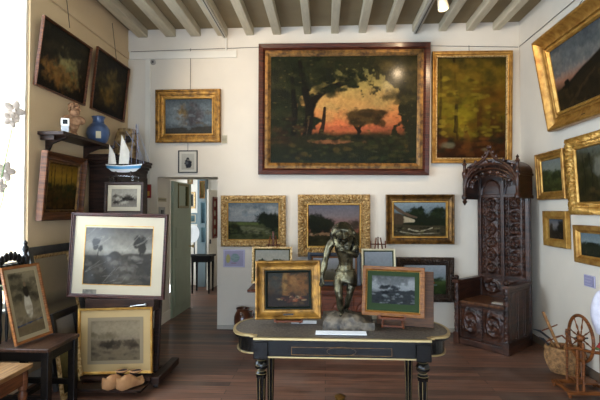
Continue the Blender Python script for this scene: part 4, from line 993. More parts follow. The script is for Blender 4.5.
# rock
nx, nm = 26, 40; vs = []; fs = []
prof = [(1.0, 0), (1.02, .02), (.97, .05), (.9, .08), (.78, .093), (.5, .1), (.2, .098), (0.001, .097)]
for r_, z in prof:
    for k in range(nm):
        a = 2 * PI * k / nm; ca, sa = math.cos(a), math.sin(a); sq = 1 / max(abs(ca), abs(sa)) ** .95
        x = .168 * r_ * sq * ca + .03; y = .1 * r_ * sq * sa
        nz_ = fbm(np.array([x * 22 + 5]), np.array([y * 22 + 9 + z * 20]), 3)[0] - .5
        f = 1 + .35 * nz_ * (z > 0); hz = z * (1 + .5 * nz_) * (1 - .35 * max(0, (x - .06) / .12) if z > .05 else 1)
        vs.append((x * f, y * f, max(0, hz)))
for i in range(len(prof) - 1):
    for k in range(nm): l = (k + 1) % nm; fs.append((i * nm + k, i * nm + l, (i + 1) * nm + l, (i + 1) * nm + k))
fs.append(tuple(range(nm))[::-1]); fs.append(tuple((len(prof) - 1) * nm + k for k in range(nm)))
MB().add(vs, fs).build('rock_base', bronze_r, t, smooth=True, ang=30)
V = [B(345, 275, .02), B(346, 266, .015), B(346, 256, .0), B(344, 246, -.01), B(343, 240, -.03), B(342, 238, -.06),      # 0 pelvis,1 waist,2 ribs,3 chest,4 neck,5 head
     B(334, 241, 0), B(329, 246, -.01), B(326, 257, -.02), B(323.5, 268, -.035), B(322, 277, -.04),                     # 6 clav,7 shoulder,8 elbow,9 forearm,10 wrist
     B(351, 241, 0), B(354, 245, .0), B(356, 256, -.02), B(349, 252, -.07), B(343, 250, -.085),                         # 11 clav,12 shoulder,13 elbow,14 forearm,15 wrist
     B(339.5, 278, .0), B(338, 285, -.03), B(338.7, 294, -.045), B(340, 304, -.03), B(341.5, 312.5, -.03),              # 16 hip,17 thigh,18 knee,19 calf,20 ankle
     B(350.5, 278, .02), B(351, 285, .02), B(349.5, 294, .01), B(347.5, 303, .035), B(346, 311, .05)]                   # 21 hip ...25 ankle
E = [(0, 1), (1, 2), (2, 3), (3, 4), (4, 5), (3, 6), (6, 7), (7, 8), (8, 9), (9, 10), (3, 11), (11, 12), (12, 13), (13, 14), (14, 15),
     (0, 16), (16, 17), (17, 18), (18, 19), (19, 20), (0, 21), (21, 22), (22, 23), (23, 24), (24, 25)]
Rr = [.052, .047, .054, .056, .026, .036, .04, .031, .022, .023, .014, .04, .034, .024, .022, .015, .044, .038, .027, .026, .016, .044, .036, .026, .025, .016]
k = len(V)   # feet
V += [(V[20][0] - .003, -.055, .102), (V[20][0] - .008, -.088, .098), (V[25][0] + .006, .03, .101), (V[25][0] + .016, .0, .098)]
E += [(20, k), (k, k + 1), (25, k + 2), (k + 2, k + 3)]; Rr += [(.017, .012), (.015, .008), (.017, .012), (.015, .008)]
# ribs / hands are carved on the same surface
k = len(V); hl = Vector(V[10]); V += [tuple(hl + Vector((-.004, -.004, -.02)))]; E.append((10, k)); Rr.append((.015, .01))
for j, (dx, dy, ln) in enumerate(((-.011, 0, .036), (-.004, -.003, .042), (.003, -.004, .039), (.01, -.002, .032))):
    m_ = len(V); b0 = Vector(V[k]); V += [tuple(b0 + Vector((dx, dy, -ln * .5))), tuple(b0 + Vector((dx * 1.1 + .002, dy + .004, -ln)))]; E += [(k, m_), (m_, m_ + 1)]; Rr += [.0055, .0045]
m_ = len(V); V += [tuple(Vector(V[k]) + Vector((.014, -.008, -.006))), tuple(Vector(V[k]) + Vector((.017, -.012, -.022)))]; E += [(k, m_), (m_, m_ + 1)]; Rr += [.006, .005]
k = len(V); hr = Vector(V[15]); V += [tuple(hr + Vector((-.012, -.004, .012)))]; E.append((15, k)); Rr.append((.016, .011))
for j in range(4):
    m_ = len(V); b0 = Vector(V[k]); V += [tuple(b0 + Vector((-.014 + .004 * j, -.006, .012 + .007 * j))), tuple(b0 + Vector((-.012 + .006 * j, .006, .022 + .009 * j)))]; E += [(k, m_), (m_, m_ + 1)]; Rr += [.006, .005]
m_ = len(V); V += [tuple(Vector(V[k]) + Vector((-.01, -.01, -.006))), tuple(Vector(V[k]) + Vector((-.022, -.008, .0)))]; E += [(k, m_), (m_, m_ + 1)]; Rr += [.006, .005]
me = skin(V, E, Rr, 2, 0)
body = link(me, 'body', bronze, t, smooth=True, ang=80)
# muscles cast into the surface
co = np.empty(len(me.vertices) * 3); me.vertices.foreach_get('co', co); co = co.reshape(-1, 3); no = np.empty_like(co).ravel(); me.vertices.foreach_get('normal', no); no = no.reshape(-1, 3)
d = (fbm(co[:, 0] * 55 + 9, co[:, 2] * 45 + co[:, 1] * 40 + 7, 5) - .5) * .011
co += no * d[:, None]; me.vertices.foreach_set('co', co.ravel()); me.update()
# head: bowed face, hair falling forward
h = MB(); hc = Vector(V[5]); Mh = Matrix.Translation(hc) @ Matrix.Rotation(R(38), 4, 'X') @ Matrix.Rotation(R(-10), 4, 'Z')
h.ball((0, -.002, .0), (.036, .043, .05), 18, 14, Mh); h.ball((0, -.046, -.004), (.0075, .013, .012), 8, 6, Mh); h.ball((0, -.033, -.034), (.018, .013, .013), 10, 8, Mh)
for s_ in (-1, 1):
    h.ball((s_ * .015, -.038, .009), (.0085, .006, .005), 8, 6, Mh); h.ball((s_ * .015, -.04, .016), (.012, .006, .0045), 8, 6, Mh); h.ball((s_ * .036, .002, .0), (.006, .01, .014), 8, 6, Mh)
h.ball((0, -.042, -.02), (.013, .006, .0035), 8, 6, Mh)
h.build('head', bronze, t, smooth=True, ang=180)
h = MB(); rn = random.Random(9)
for i in range(34):
    a = rn.uniform(-2.9, 2.9); r0 = .034; p = [Vector((r0 * .3 * math.sin(a), .0, .048)), Vector((r0 * 1.05 * math.sin(a), -.038 * math.cos(a), .03)), Vector((r0 * 1.2 * math.sin(a), -.042 * math.cos(a) * (.6 if math.cos(a) > 0 else 1), rn.uniform(-.015, .012)))]
    h.tube([Mh @ q for q in p], [.007, .009, .003], 6)
h.build('hair', bronze, t, smooth=True)
# the load: a heavy bundle slung across both shoulders
ld = MB(); nn, mm = 30, 18; vs = []; fs = []
for i in range(mm + 1):
    th = PI * i / mm
    for k_ in range(nn):
        a = 2 * PI * k_ / nn; x = math.sin(th) * math.cos(a); y = math.sin(th) * math.sin(a); z = -math.cos(th)
        f = 1 + .42 * (fbm(np.array([x * 2.4 + 7 + z]), np.array([z * 2.4 + y * 2 + 3]), 8)[0] - .5)
        vs.append((.088 * x * f, .066 * y * f, .07 * z * f - .035 * abs(x) ** 2))
for i in range(mm):
    for k_ in range(nn): l = (k_ + 1) % nn; fs.append((i * nn + k_, i * nn + l, (i + 1) * nn + l, (i + 1) * nn + k_))
ld.add(vs, fs, Matrix.Translation(Vector(B(342.5, 232, .03))))
for i in range(11):
    a = rn.uniform(-1, 1); ld.tube([Vector(B(343.5 + 10 * a, 236, -.0)), Vector(B(343 + 11.5 * a, 228 + 5 * abs(a), -.015)), Vector(B(343.5 + 9 * a, 223 + 7 * abs(a), .04)), Vector(B(343.5 + 8 * a, 228, .09))], [.006, .011, .01, .005], 7)
for s_ in (0, 1):
    ld.tube([Vector(B(354, 238, -.01)), Vector(B(355.5, 246, -.03 - .01 * s_)), Vector(B(353 - 3 * s_, 253, -.055))], [.014, .018, .008], 8)
ld.build('load', bronze, t, smooth=True, ang=180)
# loin cloth
lc = MB(); vs = []; fs = []; n = 36
rows = [(.0565, 270.5), (.063, 274), (.066, 278.5), (.068, 282), (.066, 284.5), (.06, 284)]
for j, (r_, py) in enumerate(rows):
    for k_ in range(n):
        a = 2 * PI * k_ / n; w = 1 + .06 * math.sin(a * 7 + j) ; c0 = B(345, py, .008)
        vs.append((c0[0] + r_ * 1.16 * w * math.cos(a), c0[1] + r_ * .9 * w * math.sin(a), c0[2] + .008 * math.sin(a * 3) * j / 3))
for j in range(len(rows) - 1):
    for k_ in range(n): l = (k_ + 1) % n; fs.append((j * n + k_, j * n + l, (j + 1) * n + l, (j + 1) * n + k_))
lc.add(vs, fs); lc.tube([(B(345, 270.5)[0] + .066 * math.cos(2 * PI * i / 24), .008 + .052 * math.sin(2 * PI * i / 24), B(0, 270.5)[2] + .004 * math.sin(i)) for i in range(24)], .006, 6, True)
lc.build('loincloth', bronze, t, smooth=True, ang=180)

# papers on the table
paper = mat('paper', '#e9e9ea', .7)
a = atZ(315.5, 335, TZ + .002); b = atZ(365.5, 331, TZ + .002)
tag(MB().box(a.x, b.x, a.y, a.y + .085, TZ + .0035, TZ + .0085).build('caption_card', paper, bevel=.001), 'white caption card lying in front of the bronze statue', 'card')
a = atZ(291, 324, TZ + .002); b = atZ(321, 319, TZ + .002)
tag(MB().box(a.x, b.x - .03, a.y + .01, a.y + .09, TZ + .0035, TZ + .006).build('paper_sheet', paper), 'white paper sheet on the table behind the small gold framed painting', 'paper')
a = atZ(375, 322, TZ)
cc = MB().box(-.045, .045, -.002, .002, .0, .07).build('small_card', cream); cc.location = (a.x, 3.36, TZ + .004); cc.rotation_euler = (R(-10), 0, 0); tag(cc, 'small cream card propped behind the walnut framed print', 'card')

# table easels
def table_easel(name, label, loc, rz, w, lip, hgt, m, lean=-12):
    t = thing(name, label, 'easel', loc, (0, 0, rz)); L = R(lean)
    def p(x, s): return (x, .0 - math.sin(L) * s * 1., .0 + math.cos(L) * s)
    for s_ in (-1, 1):
        MB().beam((s_ * w * .5, -.0, .006), (s_ * w * .12, p(0, hgt)[1] + .012, p(0, hgt)[2]), .014, .011).build('leg', m, t, bevel=.002)
    MB().beam((0, .16, .006), (0, p(0, hgt * .9)[1] + .02, p(0, hgt * .9)[2]), .012, .01).build('leg', m, t, bevel=.002)
    MB().box(-w * .62, w * .62, -.045, .012, lip - .014, lip).build('ledge', m, t, bevel=.002)
    MB().box(-w * .45, w * .45, -.002, .008, .012, .024).build('crossbar', m, t)
    for s_ in (-1, 1): MB().box(s_ * w * .58 - .008, s_ * w * .58 + .008, -.045, -.037, lip, lip + .014).build('peg', m, t)
    return t
def boats(P):
    P.grad([(0, '#241a10'), (.35, '#33230f'), (.45, '#4a3518'), (.7, '#5a4426'), (1, '#2a2a22')])
    P.blob(.2, .75, .2, .3, '#333a36', .6, .8, 7, .7).blob(.48, .62, .13, .4, '#6e4a22', .3, .5, 8).blob(.42, .7, .06, .3, '#8a6a3a', .5, .6, 8, .8).blob(.8, .6, .2, .35, '#7a5228', .5, .7, 7, .9).blob(.65, .75, .1, .2, '#8a6436', .5, .7, 8, .7)
    P.land(.34, .3, '#2c1f11', .02, 5).blob(.58, .25, .06, .06, '#a2805c', .3, .4, 10, .9).blob(.72, .27, .05, .06, '#c0a888', .3, .4, 10, .9).blob(.63, .2, .12, .06, '#6b2e1a', .4, .6, 10, .8)
    P.dabs(.55, .22, .35, .08, 30, .035, ['#8a4a28', '#5c2c18', '#a88a62', '#2a1c10'], .7).dabs(.5, .5, .5, .45, 40, .05, ['#3a2a14', '#5c4420', '#241c12'], .4).mottle(.2, 25)
PL_ = atZ(287, 325, TZ + .03)
table_easel('table_easel', 'small wooden table easel under the gold framed painting, left of the statue', (PL_.x, 3.185, TZ + .002), R(2), .16, .035, .36, redwood)
H1 = .4; W1 = .455
picture('painting', 'gold framed dark painting of sails and figures on the black table', 'painting', W1, H1, (PL_.x, 3.178, TZ + .0385), (R(-8), R(-.8), R(2.5)), .07, .045, p_cove, MC['antique_gold'], boats, oil, slip=(.016, mat('slip_dark', '#10160e', .5, spec=.1)), cells=110, plate=.07)
def workers(P):
    P.grad([(0, '#3a3c3c'), (.4, '#5b5e5e'), (.55, '#8c8f8f'), (.8, '#9a9c9b'), (1, '#5a5d5d')])
    P.blob(.4, .8, .4, .15, '#4a4d4e', .6, 1, 8, .7).land(.4, .52, '#36393a', .04, 7).dabs(.42, .52, .2, .12, 22, .06, ['#2a2c2d', '#34373a', '#1f2122'], .8).dabs(.5, .2, .5, .18, 50, .04, ['#3d4040', '#6a6e6e', '#2a2c2c', '#828585'], .6).mottle(.2, 25)
PR_ = atZ(391, 322, TZ + .03); yr = 3.08; xr2 = (391.5 - 325) / 460 * yr
table_easel('table_easel', 'small wooden table easel under the walnut framed print, right of the statue', (xr2, yr + .01, TZ + .002), R(-10), .14, .085, .33, redwood)
picture('framed_print', 'walnut framed grey print with green mat on the black table, right of the statue', 'framed print', .405, .325, (xr2, yr, TZ + .0885), (R(-8), R(.8), R(-10)), .03, .022, p_flat, woodframe, workers, printm, slip=(.005, gold_b), mat_=green_mat, mw=.028, mwb=.045, cells=100, sheetname='print')
bo = MB().box(-.19, .19, 0, .012, 0, .37).build('backing_board', wood('plain_board', '#5f3c1c', '#42260e', .5, .05, 8)); bo.location = (xr2 + .095, yr + .10, TZ + .003); bo.rotation_euler = (R(-8), 0, R(-14))
tag(bo, 'plain brown board leaning behind the walnut framed print', 'board')

# ================================================================ sideboard and what stands on it
SBY0, SBY1, SBZ = 5.38, 5.885, .615
x0, x1 = atY(247, 290, SBY0).x, atY(412, 290, SBY0).x
sbw = wood('sideboard_wood', '#6f3a20', '#43200f', .35, .2, 6)
t = thing('sideboard', 'low reddish carved sideboard against the back wall behind the black table', 'sideboard', ((x0 + x1) / 2, (SBY0 + SBY1) / 2, 0)); hw, hd = (x1 - x0) / 2, (SBY1 - SBY0) / 2
MB().box(-hw, hw, -hd, hd, SBZ - .035, SBZ).build('top', sbw, t, bevel=.008)
MB().box(-hw + .1, hw - .1, -hd + .06, hd - .0, .07, SBZ - .035).build('body', sbw, t, bevel=.004)
MB().box(-hw + .08, hw - .08, -hd + .045, hd, .0, .07).build('plinth', sbw, t, bevel=.004)
def arches(nu):
    def f(U, V):
        u = (U * nu) % 1 - .5; v = V * 1.25; inner = (np.abs(u) < .36) & (v > .12) & (np.hypot(np.clip(np.abs(u), 0, 1), np.clip(v - .7, 0, 9)) < .36) | ((np.abs(u) < .36) & (v > .12) & (v < .7))
        ro = .5 * np.cos(18 * np.hypot(u, v - .55))
        return np.where(inner, .004 + .006 * np.clip(ro, 0, 1), .016) + .002 * fbm(U * 40, V * 40, 2)
    return f
n = 3; ww = (2 * hw - .26) / n
for k_ in range(n):
    xx = -hw + .13 + k_ * ww; d = MB().relief(ww - .02, SBZ - .035 - .13, arches(2), .012, Matrix.Translation((xx + .01, -hd + .06, .1)), .0).build('door', sbw, t, smooth=True, ang=25)
    MB().ball((xx + ww - .05, -hd + .03, .35), .012).build('knob', brass, d, smooth=True)
jugm = mat('brown_glaze', '#7a4a30', .3, var=.35, vscale=6, col2='#4c2a1a', coat=.4)
q = atY(243, 330, 5.82)
t = thing('jug', 'round brown glazed pot standing on the floor by the back wall', 'pot', (q.x, 5.80, .001))
MB().lathe([(0, 0), (.06, 0), (.066, .01), (.1, .08), (.112, .15), (.108, .21), (.09, .255), (.076, .275), (.08, .295), (.088, .305), (.08, .31), (.07, .29), (.06, .26), (0, .2)], n=28).build('body', jugm, t, smooth=True)
MB().tube([(.09 * math.cos(.6), -.09 * math.sin(.6) * .3, .275), (.125, -.03, .28), (.14, -.035, .24), (.118, -.03, .19)], .011, 8).build('handle', jugm, t, smooth=True)
def trees2(P):
    P.grad([(0, '#3c3a22'), (.3, '#5a5532'), (.38, '#8f8a78'), (.5, '#c0b9a8'), (1, '#a9a79c')]); P.tree(.2, .25, .4, .28, '#353a24').tree(.72, .25, .45, .3, '#2f3420').dabs(.5, .15, .5, .1, 20, .05, ['#4a4526', '#6b6034'], .7).mottle(.15, 18)
W, H, L = onB(251.5, 248.5, 292, 286, 5.62)
table_easel('display_easel', 'tall reddish easel on the left end of the sideboard', (L[0], 5.64, SBZ + .002), 0, .26, .03, .62, redwood, -10)
MB_ = MB().box(-.012, .012, .07, .09, .3, .62)
picture('framed_print', 'gold framed print of two trees with green mat on the left end of the sideboard', 'framed print', W, .45, (L[0], 5.628, SBZ + .034), (R(-8), 0, 0), .03, .03, p_flat, gold_l, trees2, printm, slip=(.012, green_mat), cells=60, sheetname='print')
def haze(P):
    P.grad([(0, '#4a4436'), (.35, '#67604f'), (.5, '#8b8a88'), (1, '#a4a6ac')]); P.dabs(.5, .42, .5, .06, 20, .06, ['#57503f', '#6f6752'], .7).mottle(.15, 15)
W, H, L = onB(307.5, 254.5, 361, 287.5, 5.7)
picture('painting', 'dark blue framed hazy landscape standing on the sideboard behind the statue', 'painting', W, H, (L[0], 5.72, SBZ + .002), (R(-6), 0, 0), .05, .035, p_flat, mat('frame_navy', '#1e2530', .35), haze, oil_m, slip=(.018, woodframe), cells=60)
def sea(P):
    P.grad([(0, '#55595c'), (.35, '#6c7276'), (.45, '#8d949a'), (1, '#a6adb4')]); P.dabs(.6, .4, .4, .04, 14, .05, ['#5c5a50', '#777468'], .7).mottle(.12, 15)
W, H, L = onB(362, 251, 396, 287, 5.60)
table_easel('display_easel', 'reddish forked easel on the right end of the sideboard', (L[0] + .01, 5.63, SBZ + .002), 0, .22, .03, .6, redwood, -10)
picture('framed_print', 'white and gold framed seascape print with green mat on the right end of the sideboard', 'framed print', W, .43, (L[0], 5.618, SBZ + .034), (R(-8), 0, 0), .022, .03, p_flat, mat('frame_ivory', '#d8cda8', .4, .2, var=.15, vscale=10), sea, printm, slip=(.014, green_mat), cells=50, sheetname='print')
# masts of the two display easels rise above their pictures
for o in [o for o in C.objects if o.name.startswith('display_easel')]:
    s = .62; yb = .15
    f = MB()
    if 'forked' in o['label']:
        f.box(-.1, .1, yb - .01, yb + .005, .50, .515)
        for x in (-.09, 0, .09): f.box(x - .007, x + .007, yb - .012, yb + .006, .46, .60 if x == 0 else .55)
    else:
        f.box(-.012, .012, yb - .012, yb + .006, .44, .66); f.box(-.09, .09, yb - .01, yb + .005, .485, .50)
    f.build('mast', redwood, o, bevel=.002)

# ================================================================ the carved gothic throne in the corner
th = R(-47)
t = thing('gothic_throne', 'tall dark carved wooden throne with a canopy in the back right corner', 'throne', (1.95, 5.475, 0), (0, 0, th))
oc = mat('throne_oak', '#492a1b', .33, var=.3, col2='#1a0d08', vscale=5, stretch=(1, 1, 6), bump=.15, bscale=30, spec=.45); HW, HD = .315, .285
def vine(fx, fz, amp, sd=1):
    def f(U, V):
        u = (U * fx) % 1 - .5; v = (V * fz) % 1 - .5; r = np.hypot(u, v) * 2; a = np.arctan2(v, u)
        ring = np.exp(-((r - .68) / .12) ** 2); rose = np.exp(-(r / .3) ** 2) * (.7 + .4 * np.cos(6 * a)); leaf = np.clip(np.cos(a * 4 + r * 5 + sd) - .2, 0, 1) * (r > .25) * (r < 1.05)
        grit = np.clip(fbm(U * fx * 9, V * fz * 9, sd) * 2.2 - .9, 0, 1)
        e = np.clip(np.minimum(U, 1 - U) * 14, 0, 1) * np.clip(np.minimum(V, 1 - V) * 40, 0, 1)
        return amp * e * np.clip(.75 * ring + .8 * rose + .45 * leaf + .3 * grit, 0, 1.1)
    return f
ZB0, ZB1 = .72, 1.78
bk = MB().box(-HW, HW, HD - .035, HD, .05, 2.02).build('back_panel', oc, t, bevel=.004)
for x in (-HW + .025, 0, HW - .025):
    MB().box(x - .022, x + .022, HD - .062, HD - .035, .5, 2.0).build('stile', oc, bk, bevel=.006)
for z in (.74, 1.72):
    MB().box(-HW, HW, HD - .058, HD - .035, z - .02, z + .02).build('rail', oc, bk, bevel=.006)
for s_ in (-1, 1):
    xx = -HW + .05 if s_ < 0 else .025
    MB().relief(.15, .94, vine(1, 6, .026, 3 + s_), .005, Matrix.Translation((xx + .045, HD - .036, .77))).build('carved_panel', oc, bk, smooth=True, ang=60)
    for xo in (.002, .2): MB().relief(.038, .94, vine(1, 22, .018, 7), .006, Matrix.Translation((xx + xo, HD - .036, .77))).build('carved_strip', oc, bk, smooth=True, ang=60)
    MB().relief(HW - .075, .2, vine(1, 1, .022, 9), .008, Matrix.Translation((xx, HD - .036, .52))).build('carved_panel', oc, bk, smooth=True, ang=60)
    # pointed arch head
    xc_ = xx + (HW - .075) / 2; f = MB()
    f.tube([(xc_ - .12, HD - .045, 1.74), (xc_ - .11, HD - .045, 1.82), (xc_ - .06, HD - .045, 1.89), (xc_, HD - .045, 1.92), (xc_ + .06, HD - .045, 1.89), (xc_ + .11, HD - .045, 1.82), (xc_ + .12, HD - .045, 1.74)], .014, 6)
    f.build('arch_tracery', oc, bk, smooth=True)
# seat box
sb = MB().box(-HW + .03, HW - .03, -HD + .03, HD - .035, .07, .47).build('seat_box', oc, t, bevel=.004)
MB().box(-HW + .035, HW - .035, -HD + .01, HD - .036, .471, .50).build('seat', wood('throne_seat', '#6e482e', '#3e2416', .3, .3, 6, (8, 1, 1)), t, bevel=.006)
for s_ in (-1, 1):
    MB().relief(HW - .075, .33, vine(1, 1, .024, 5), .0065, Matrix.Translation((-HW + .06 if s_ < 0 else .015, -HD + .03, .11))).build('carved_panel', oc, sb, smooth=True, ang=50)
bd = MB()
for z in np.linspace(.1, .44, 12):
    for x in (-HW + .052, 0, HW - .052): bd.ball((x, -HD + .022, z), (.011, .011, .0175), 8, 6)
[bd.tube([(x, -HD + .026, .1), (x, -HD + .026, .44)], .006, 5) for x in (-HW + .052, 0, HW - .052)]; bd.box(-HW + .05, HW - .05, -HD + .02, -HD + .03, .436, .446); bd.build('beading', oc, sb, smooth=True)
MB().box(-HW, HW, -HD - .01, HD, .0, .07).build('plinth', oc, t, bevel=.006)
# arms and posts
for s_ in (-1, 1):
    x = s_ * (HW - .02)
    sp_ = MB().box(x - .016, x + .016, -HD + .03, HD - .036, .07, .70).build('side_panel', oc, t, bevel=.003)
    for k_ in range(3):
        f = MB(); y0 = -HD + .06 + k_ * .165
        f.box(x + s_ * .016 - .005, x + s_ * .016 + .005, y0, y0 + .015, .12, .66); f.box(x + s_ * .016 - .005, x + s_ * .016 + .005, y0 + .12, y0 + .135, .12, .66); f.box(x + s_ * .016 - .005, x + s_ * .016 + .005, y0, y0 + .135, .64, .66); f.box(x + s_ * .016 - .005, x + s_ * .016 + .005, y0, y0 + .135, .12, .14)
        f.build('linenfold', oc, sp_, bevel=.003)
    MB().box(x - .04, x + .04, -HD - .01, HD - .036, .70, .735).build('arm', oc, t, bevel=.008)
    p = MB(); p.box(x - .033, x + .033, -HD - .03, -HD + .035, 0, .13); p.lathe([(.03, .13), (.022, .15), (.034, .2), (.026, .26), (.035, .3), (.024, .36), (.034, .42), (.026, .48), (.036, .54), (.024, .6), (.034, .66), (.03, .70)], (x, -HD, 0), 12)
    for k_ in range(9): p.ball((x, -HD - .028, .17 + k_ * .06), (.02, .012, .022), 8, 6)
    p.box(x - .038, x + .038, -HD - .035, -HD + .035, .70, .74); p.build('front_post', oc, t, smooth=True, ang=40)
    g = MB(); g.ball((x, -HD - .01, .765), (.03, .035, .03), 10, 8); g.ball((x, -HD - .035, .775), (.014, .016, .014), 8, 6); g.build('arm_finial', oc, t, smooth=True)
# canopy
CYF = -.055; Z0 = 1.70
cn = MB()
for s_ in (-1, 1):
    cn.box(s_ * HW - .018, s_ * HW + .018, CYF, HD, Z0, 2.0)      # side boards
can = cn.build('canopy', oc, t, bevel=.004)
n = 20; vs = []; fs = []
for j, y in enumerate((CYF + .02, HD)):
    for i in range(n + 1):
        a = PI * i / n; vs.append((-HW * 1.0 * math.cos(a), y, 1.97 + .15 * math.sin(a) ** .8)); vs.append((-(HW + .02) * math.cos(a), y, 1.975 + .17 * math.sin(a) ** .8))
m_ = 2 * (n + 1)
for i in range(n):
    a0 = 2 * i; fs += [(a0 + 1, a0 + 3, m_ + a0 + 3, m_ + a0 + 1), (a0, m_ + a0, m_ + a0 + 2, a0 + 2), (a0, a0 + 2, a0 + 3, a0 + 1), (m_ + a0, m_ + a0 + 1, m_ + a0 + 3, m_ + a0 + 2)]
MB().add(vs, fs).build('vault', oc, can, smooth=True, ang=40)
MB().prism([(-HW * math.cos(PI * i / 16), 1.96 + .16 * math.sin(PI * i / 16) ** .8) for i in range(17)], HD - .03, HD - .001, axis='y').build('vault_back', oc, can)
for x in (-1, 1): MB().box(x * (HW + .01) - .02, x * (HW + .01) + .02, CYF, HD, Z0 - .02, Z0 + .02).build('lower_cornice', oc, can, bevel=.005); MB().box(x * (HW + .01) - .022, x * (HW + .01) + .022, CYF - .01, HD, 1.94, 1.97).build('cornice', oc, can, bevel=.005)
# front arch with cusps, ogee and crockets
f = MB()
ar = [(-HW * math.cos(PI * i / 16), CYF, 1.84 + .24 * math.sin(PI * i / 16)) for i in range(17)]
f.tube(ar, .022, 8); f.tube([(x * .9, CYF - .005, 1.825 + (z - 1.84) * .86) for x, y, z in ar], .011, 6)
og = [(-HW, CYF - .01, 1.91), (-HW * .8, CYF - .01, 2.02), (-HW * .5, CYF - .01, 2.09), (-HW * .22, CYF - .01, 2.14), (-.03, CYF - .01, 2.19), (0, CYF - .01, 2.25)]
f.tube(og, [.018, .018, .018, .018, .014, .01], 8); f.tube([(-x, y, z) for x, y, z in og], [.018, .018, .018, .018, .014, .01], 8)
f.build('front_arch', oc, can, smooth=True)
f = MB()
for i in range(1, 8):
    a = PI * i / 8; f.ball((-HW * .76 * math.cos(a), CYF, 1.82 + .17 * math.sin(a)), (.026, .016, .026), 8, 6); f.ball((-HW * .66 * math.cos(a), CYF, 1.81 + .14 * math.sin(a)), .012, 6, 5)
f.tube([(-HW * .76 * math.cos(PI * i / 24), CYF, 1.82 + .17 * math.sin(PI * i / 24)) for i in range(25)], .008, 6); f.tube([(-HW * .7 * math.cos(PI * i / 24), CYF, 1.812 + .15 * math.sin(PI * i / 24)) for i in range(25)], .009, 6); f.build('cusp', oc, can, smooth=True)
f = MB()
for s_ in (-1, 1):
    for (x, y, z) in og[1:]: f.ball((s_ * (x - .012), y, z + .028), (.02, .016, .026), 7, 6)
f.lathe([(0, 2.23), (.014, 2.24), (.026, 2.255), (.012, 2.27), (.016, 2.28), (.0, 2.3)], (0, CYF - .01, 0), 10)
for i in range(7):
    u = -1 + 2 * i / 6
    if i != 3: f.ball((u * .18, CYF, 2.09 - .05 * abs(u)), (.02, .012, .04), 7, 6)
f.build('crocket', oc, can, smooth=True)
# spandrels filling between arch and ogee
for s_ in (-1, 1):
    f = MB(); pts = [(s_ * HW, 1.86), (s_ * HW, 1.94), (s_ * HW * .82, 2.01), (s_ * HW * .5, 2.08), (s_ * .05, 2.14), (0, 2.07), (s_ * HW * .38, 2.05), (s_ * HW * .7, 1.99), (s_ * HW * .92, 1.92)]
    f.prism(pts if s_ > 0 else pts[::-1], CYF - .006, CYF + .012, axis='y'); f.build('spandrel', oc, can)
for s_ in (-1, 1):
    x = s_ * (HW + .005); MB().lathe([(0, 1.6), (.012, 1.62), (.03, 1.65), (.016, 1.67), (.036, 1.69), (.036, 1.72), (.022, 1.74), (.02, 1.95), (.032, 1.97), (.032, 2.0), (.018, 2.02), (.018, 2.08), (.028, 2.1), (.012, 2.13), (.018, 2.145), (0, 2.17)], (x, CYF, 0), 12).build('pendant', oc, can, smooth=True)
# booklet lying on the throne seat
q = Matrix.Translation((1.95, 5.475, 0)) @ Matrix.Rotation(th, 4, 'Z') @ Vector((.13, -.12, .502))
b = MB().box(-.07, .07, -.05, .05, 0, .005).build('booklet', mat('booklet_paper', '#c9c2b6', .7)); b.location = q; b.rotation_euler = (0, 0, th + R(8)); tag(b, 'pale booklet lying on the seat of the carved throne', 'booklet')

# ================================================================ basket with tools, spinning wheel
wick = mat('wicker', '#a87c4c', .7, var=.5, vscale=25, col2='#684828', bump=.3, bscale=60)
bc = atZ(563, 368, .0); BX, BY = 2.275, 4.54
t = thing('basket', 'oval wicker basket full of old hand tools on the floor at the right wall', 'basket', (BX, BY, .001), (0, 0, R(-35)))
t.scale = (.82, .82, .92)
def wick_r(z): return .105 + .055 * math.sin(min(1, z / .22) * PI * .62)
w_ = MB(); nS = 44
for i in range(17):
    z = .012 + i * .0145
    pts = []
    for k_ in range(nS):
        a = 2 * PI * k_ / nS; r_ = wick_r(z) + .006 * (1 if (k_ // 1 + i) % 2 else -1); pts.append((r_ * 1.25 * math.cos(a), r_ * math.sin(a), z))
    w_.tube(pts, .0085, 6, True)
w_.build('weave', wick, t, smooth=True)
w_ = MB()
for k_ in range(22):
    a = 2 * PI * k_ / 22; w_.tube([(wick_r(z) * 1.25 * math.cos(a), wick_r(z) * math.sin(a), z) for z in (0.005, .06, .12, .18, .25)], .005, 5)
w_.build('stakes', wick, t); 
w_ = MB(); w_.tube([(wick_r(.25) * 1.25 * math.cos(2 * PI * k_ / 40), wick_r(.25) * math.sin(2 * PI * k_ / 40), .258) for k_ in range(40)], .014, 8, True); w_.build('rim', wick, t, smooth=True)
MB().lathe([(0, .002), (.11, .002), (.11, .012), (0, .012)], n=24).build('bottom', wick, t)
tool = wood('tool_wood', '#a87a4c', '#6e4a2a', .55, 0, 8, (2, 2, 8)); tool2 = wood('tool_red', '#8a5236', '#5c3320', .5, 0, 8); iron = mat('old_iron', '#3a3c40', .45, .7)
def tw(px, py, Y): return atY(px, py, Y)
t = thing('wooden_rake', 'old toothed wooden bar standing upright in the wicker basket', 'rake', (BX, BY, .03))
o_ = Vector((BX, BY, .03)); p0 = tw(543, 312, 4.56) - o_; p1 = Vector((.02, -.02, .02))
MB().beam(p0, p1, .045, .022).build('bar', tool, t, bevel=.003)
for k_, u in enumerate((.28, .47, .62)):
    q = p0.lerp(p1, u); MB().tube([q + Vector((.07, .0, .03)), q, q + Vector((-.075, .0, -.03))], .006, 6).build('tooth', tool2, t, smooth=True)
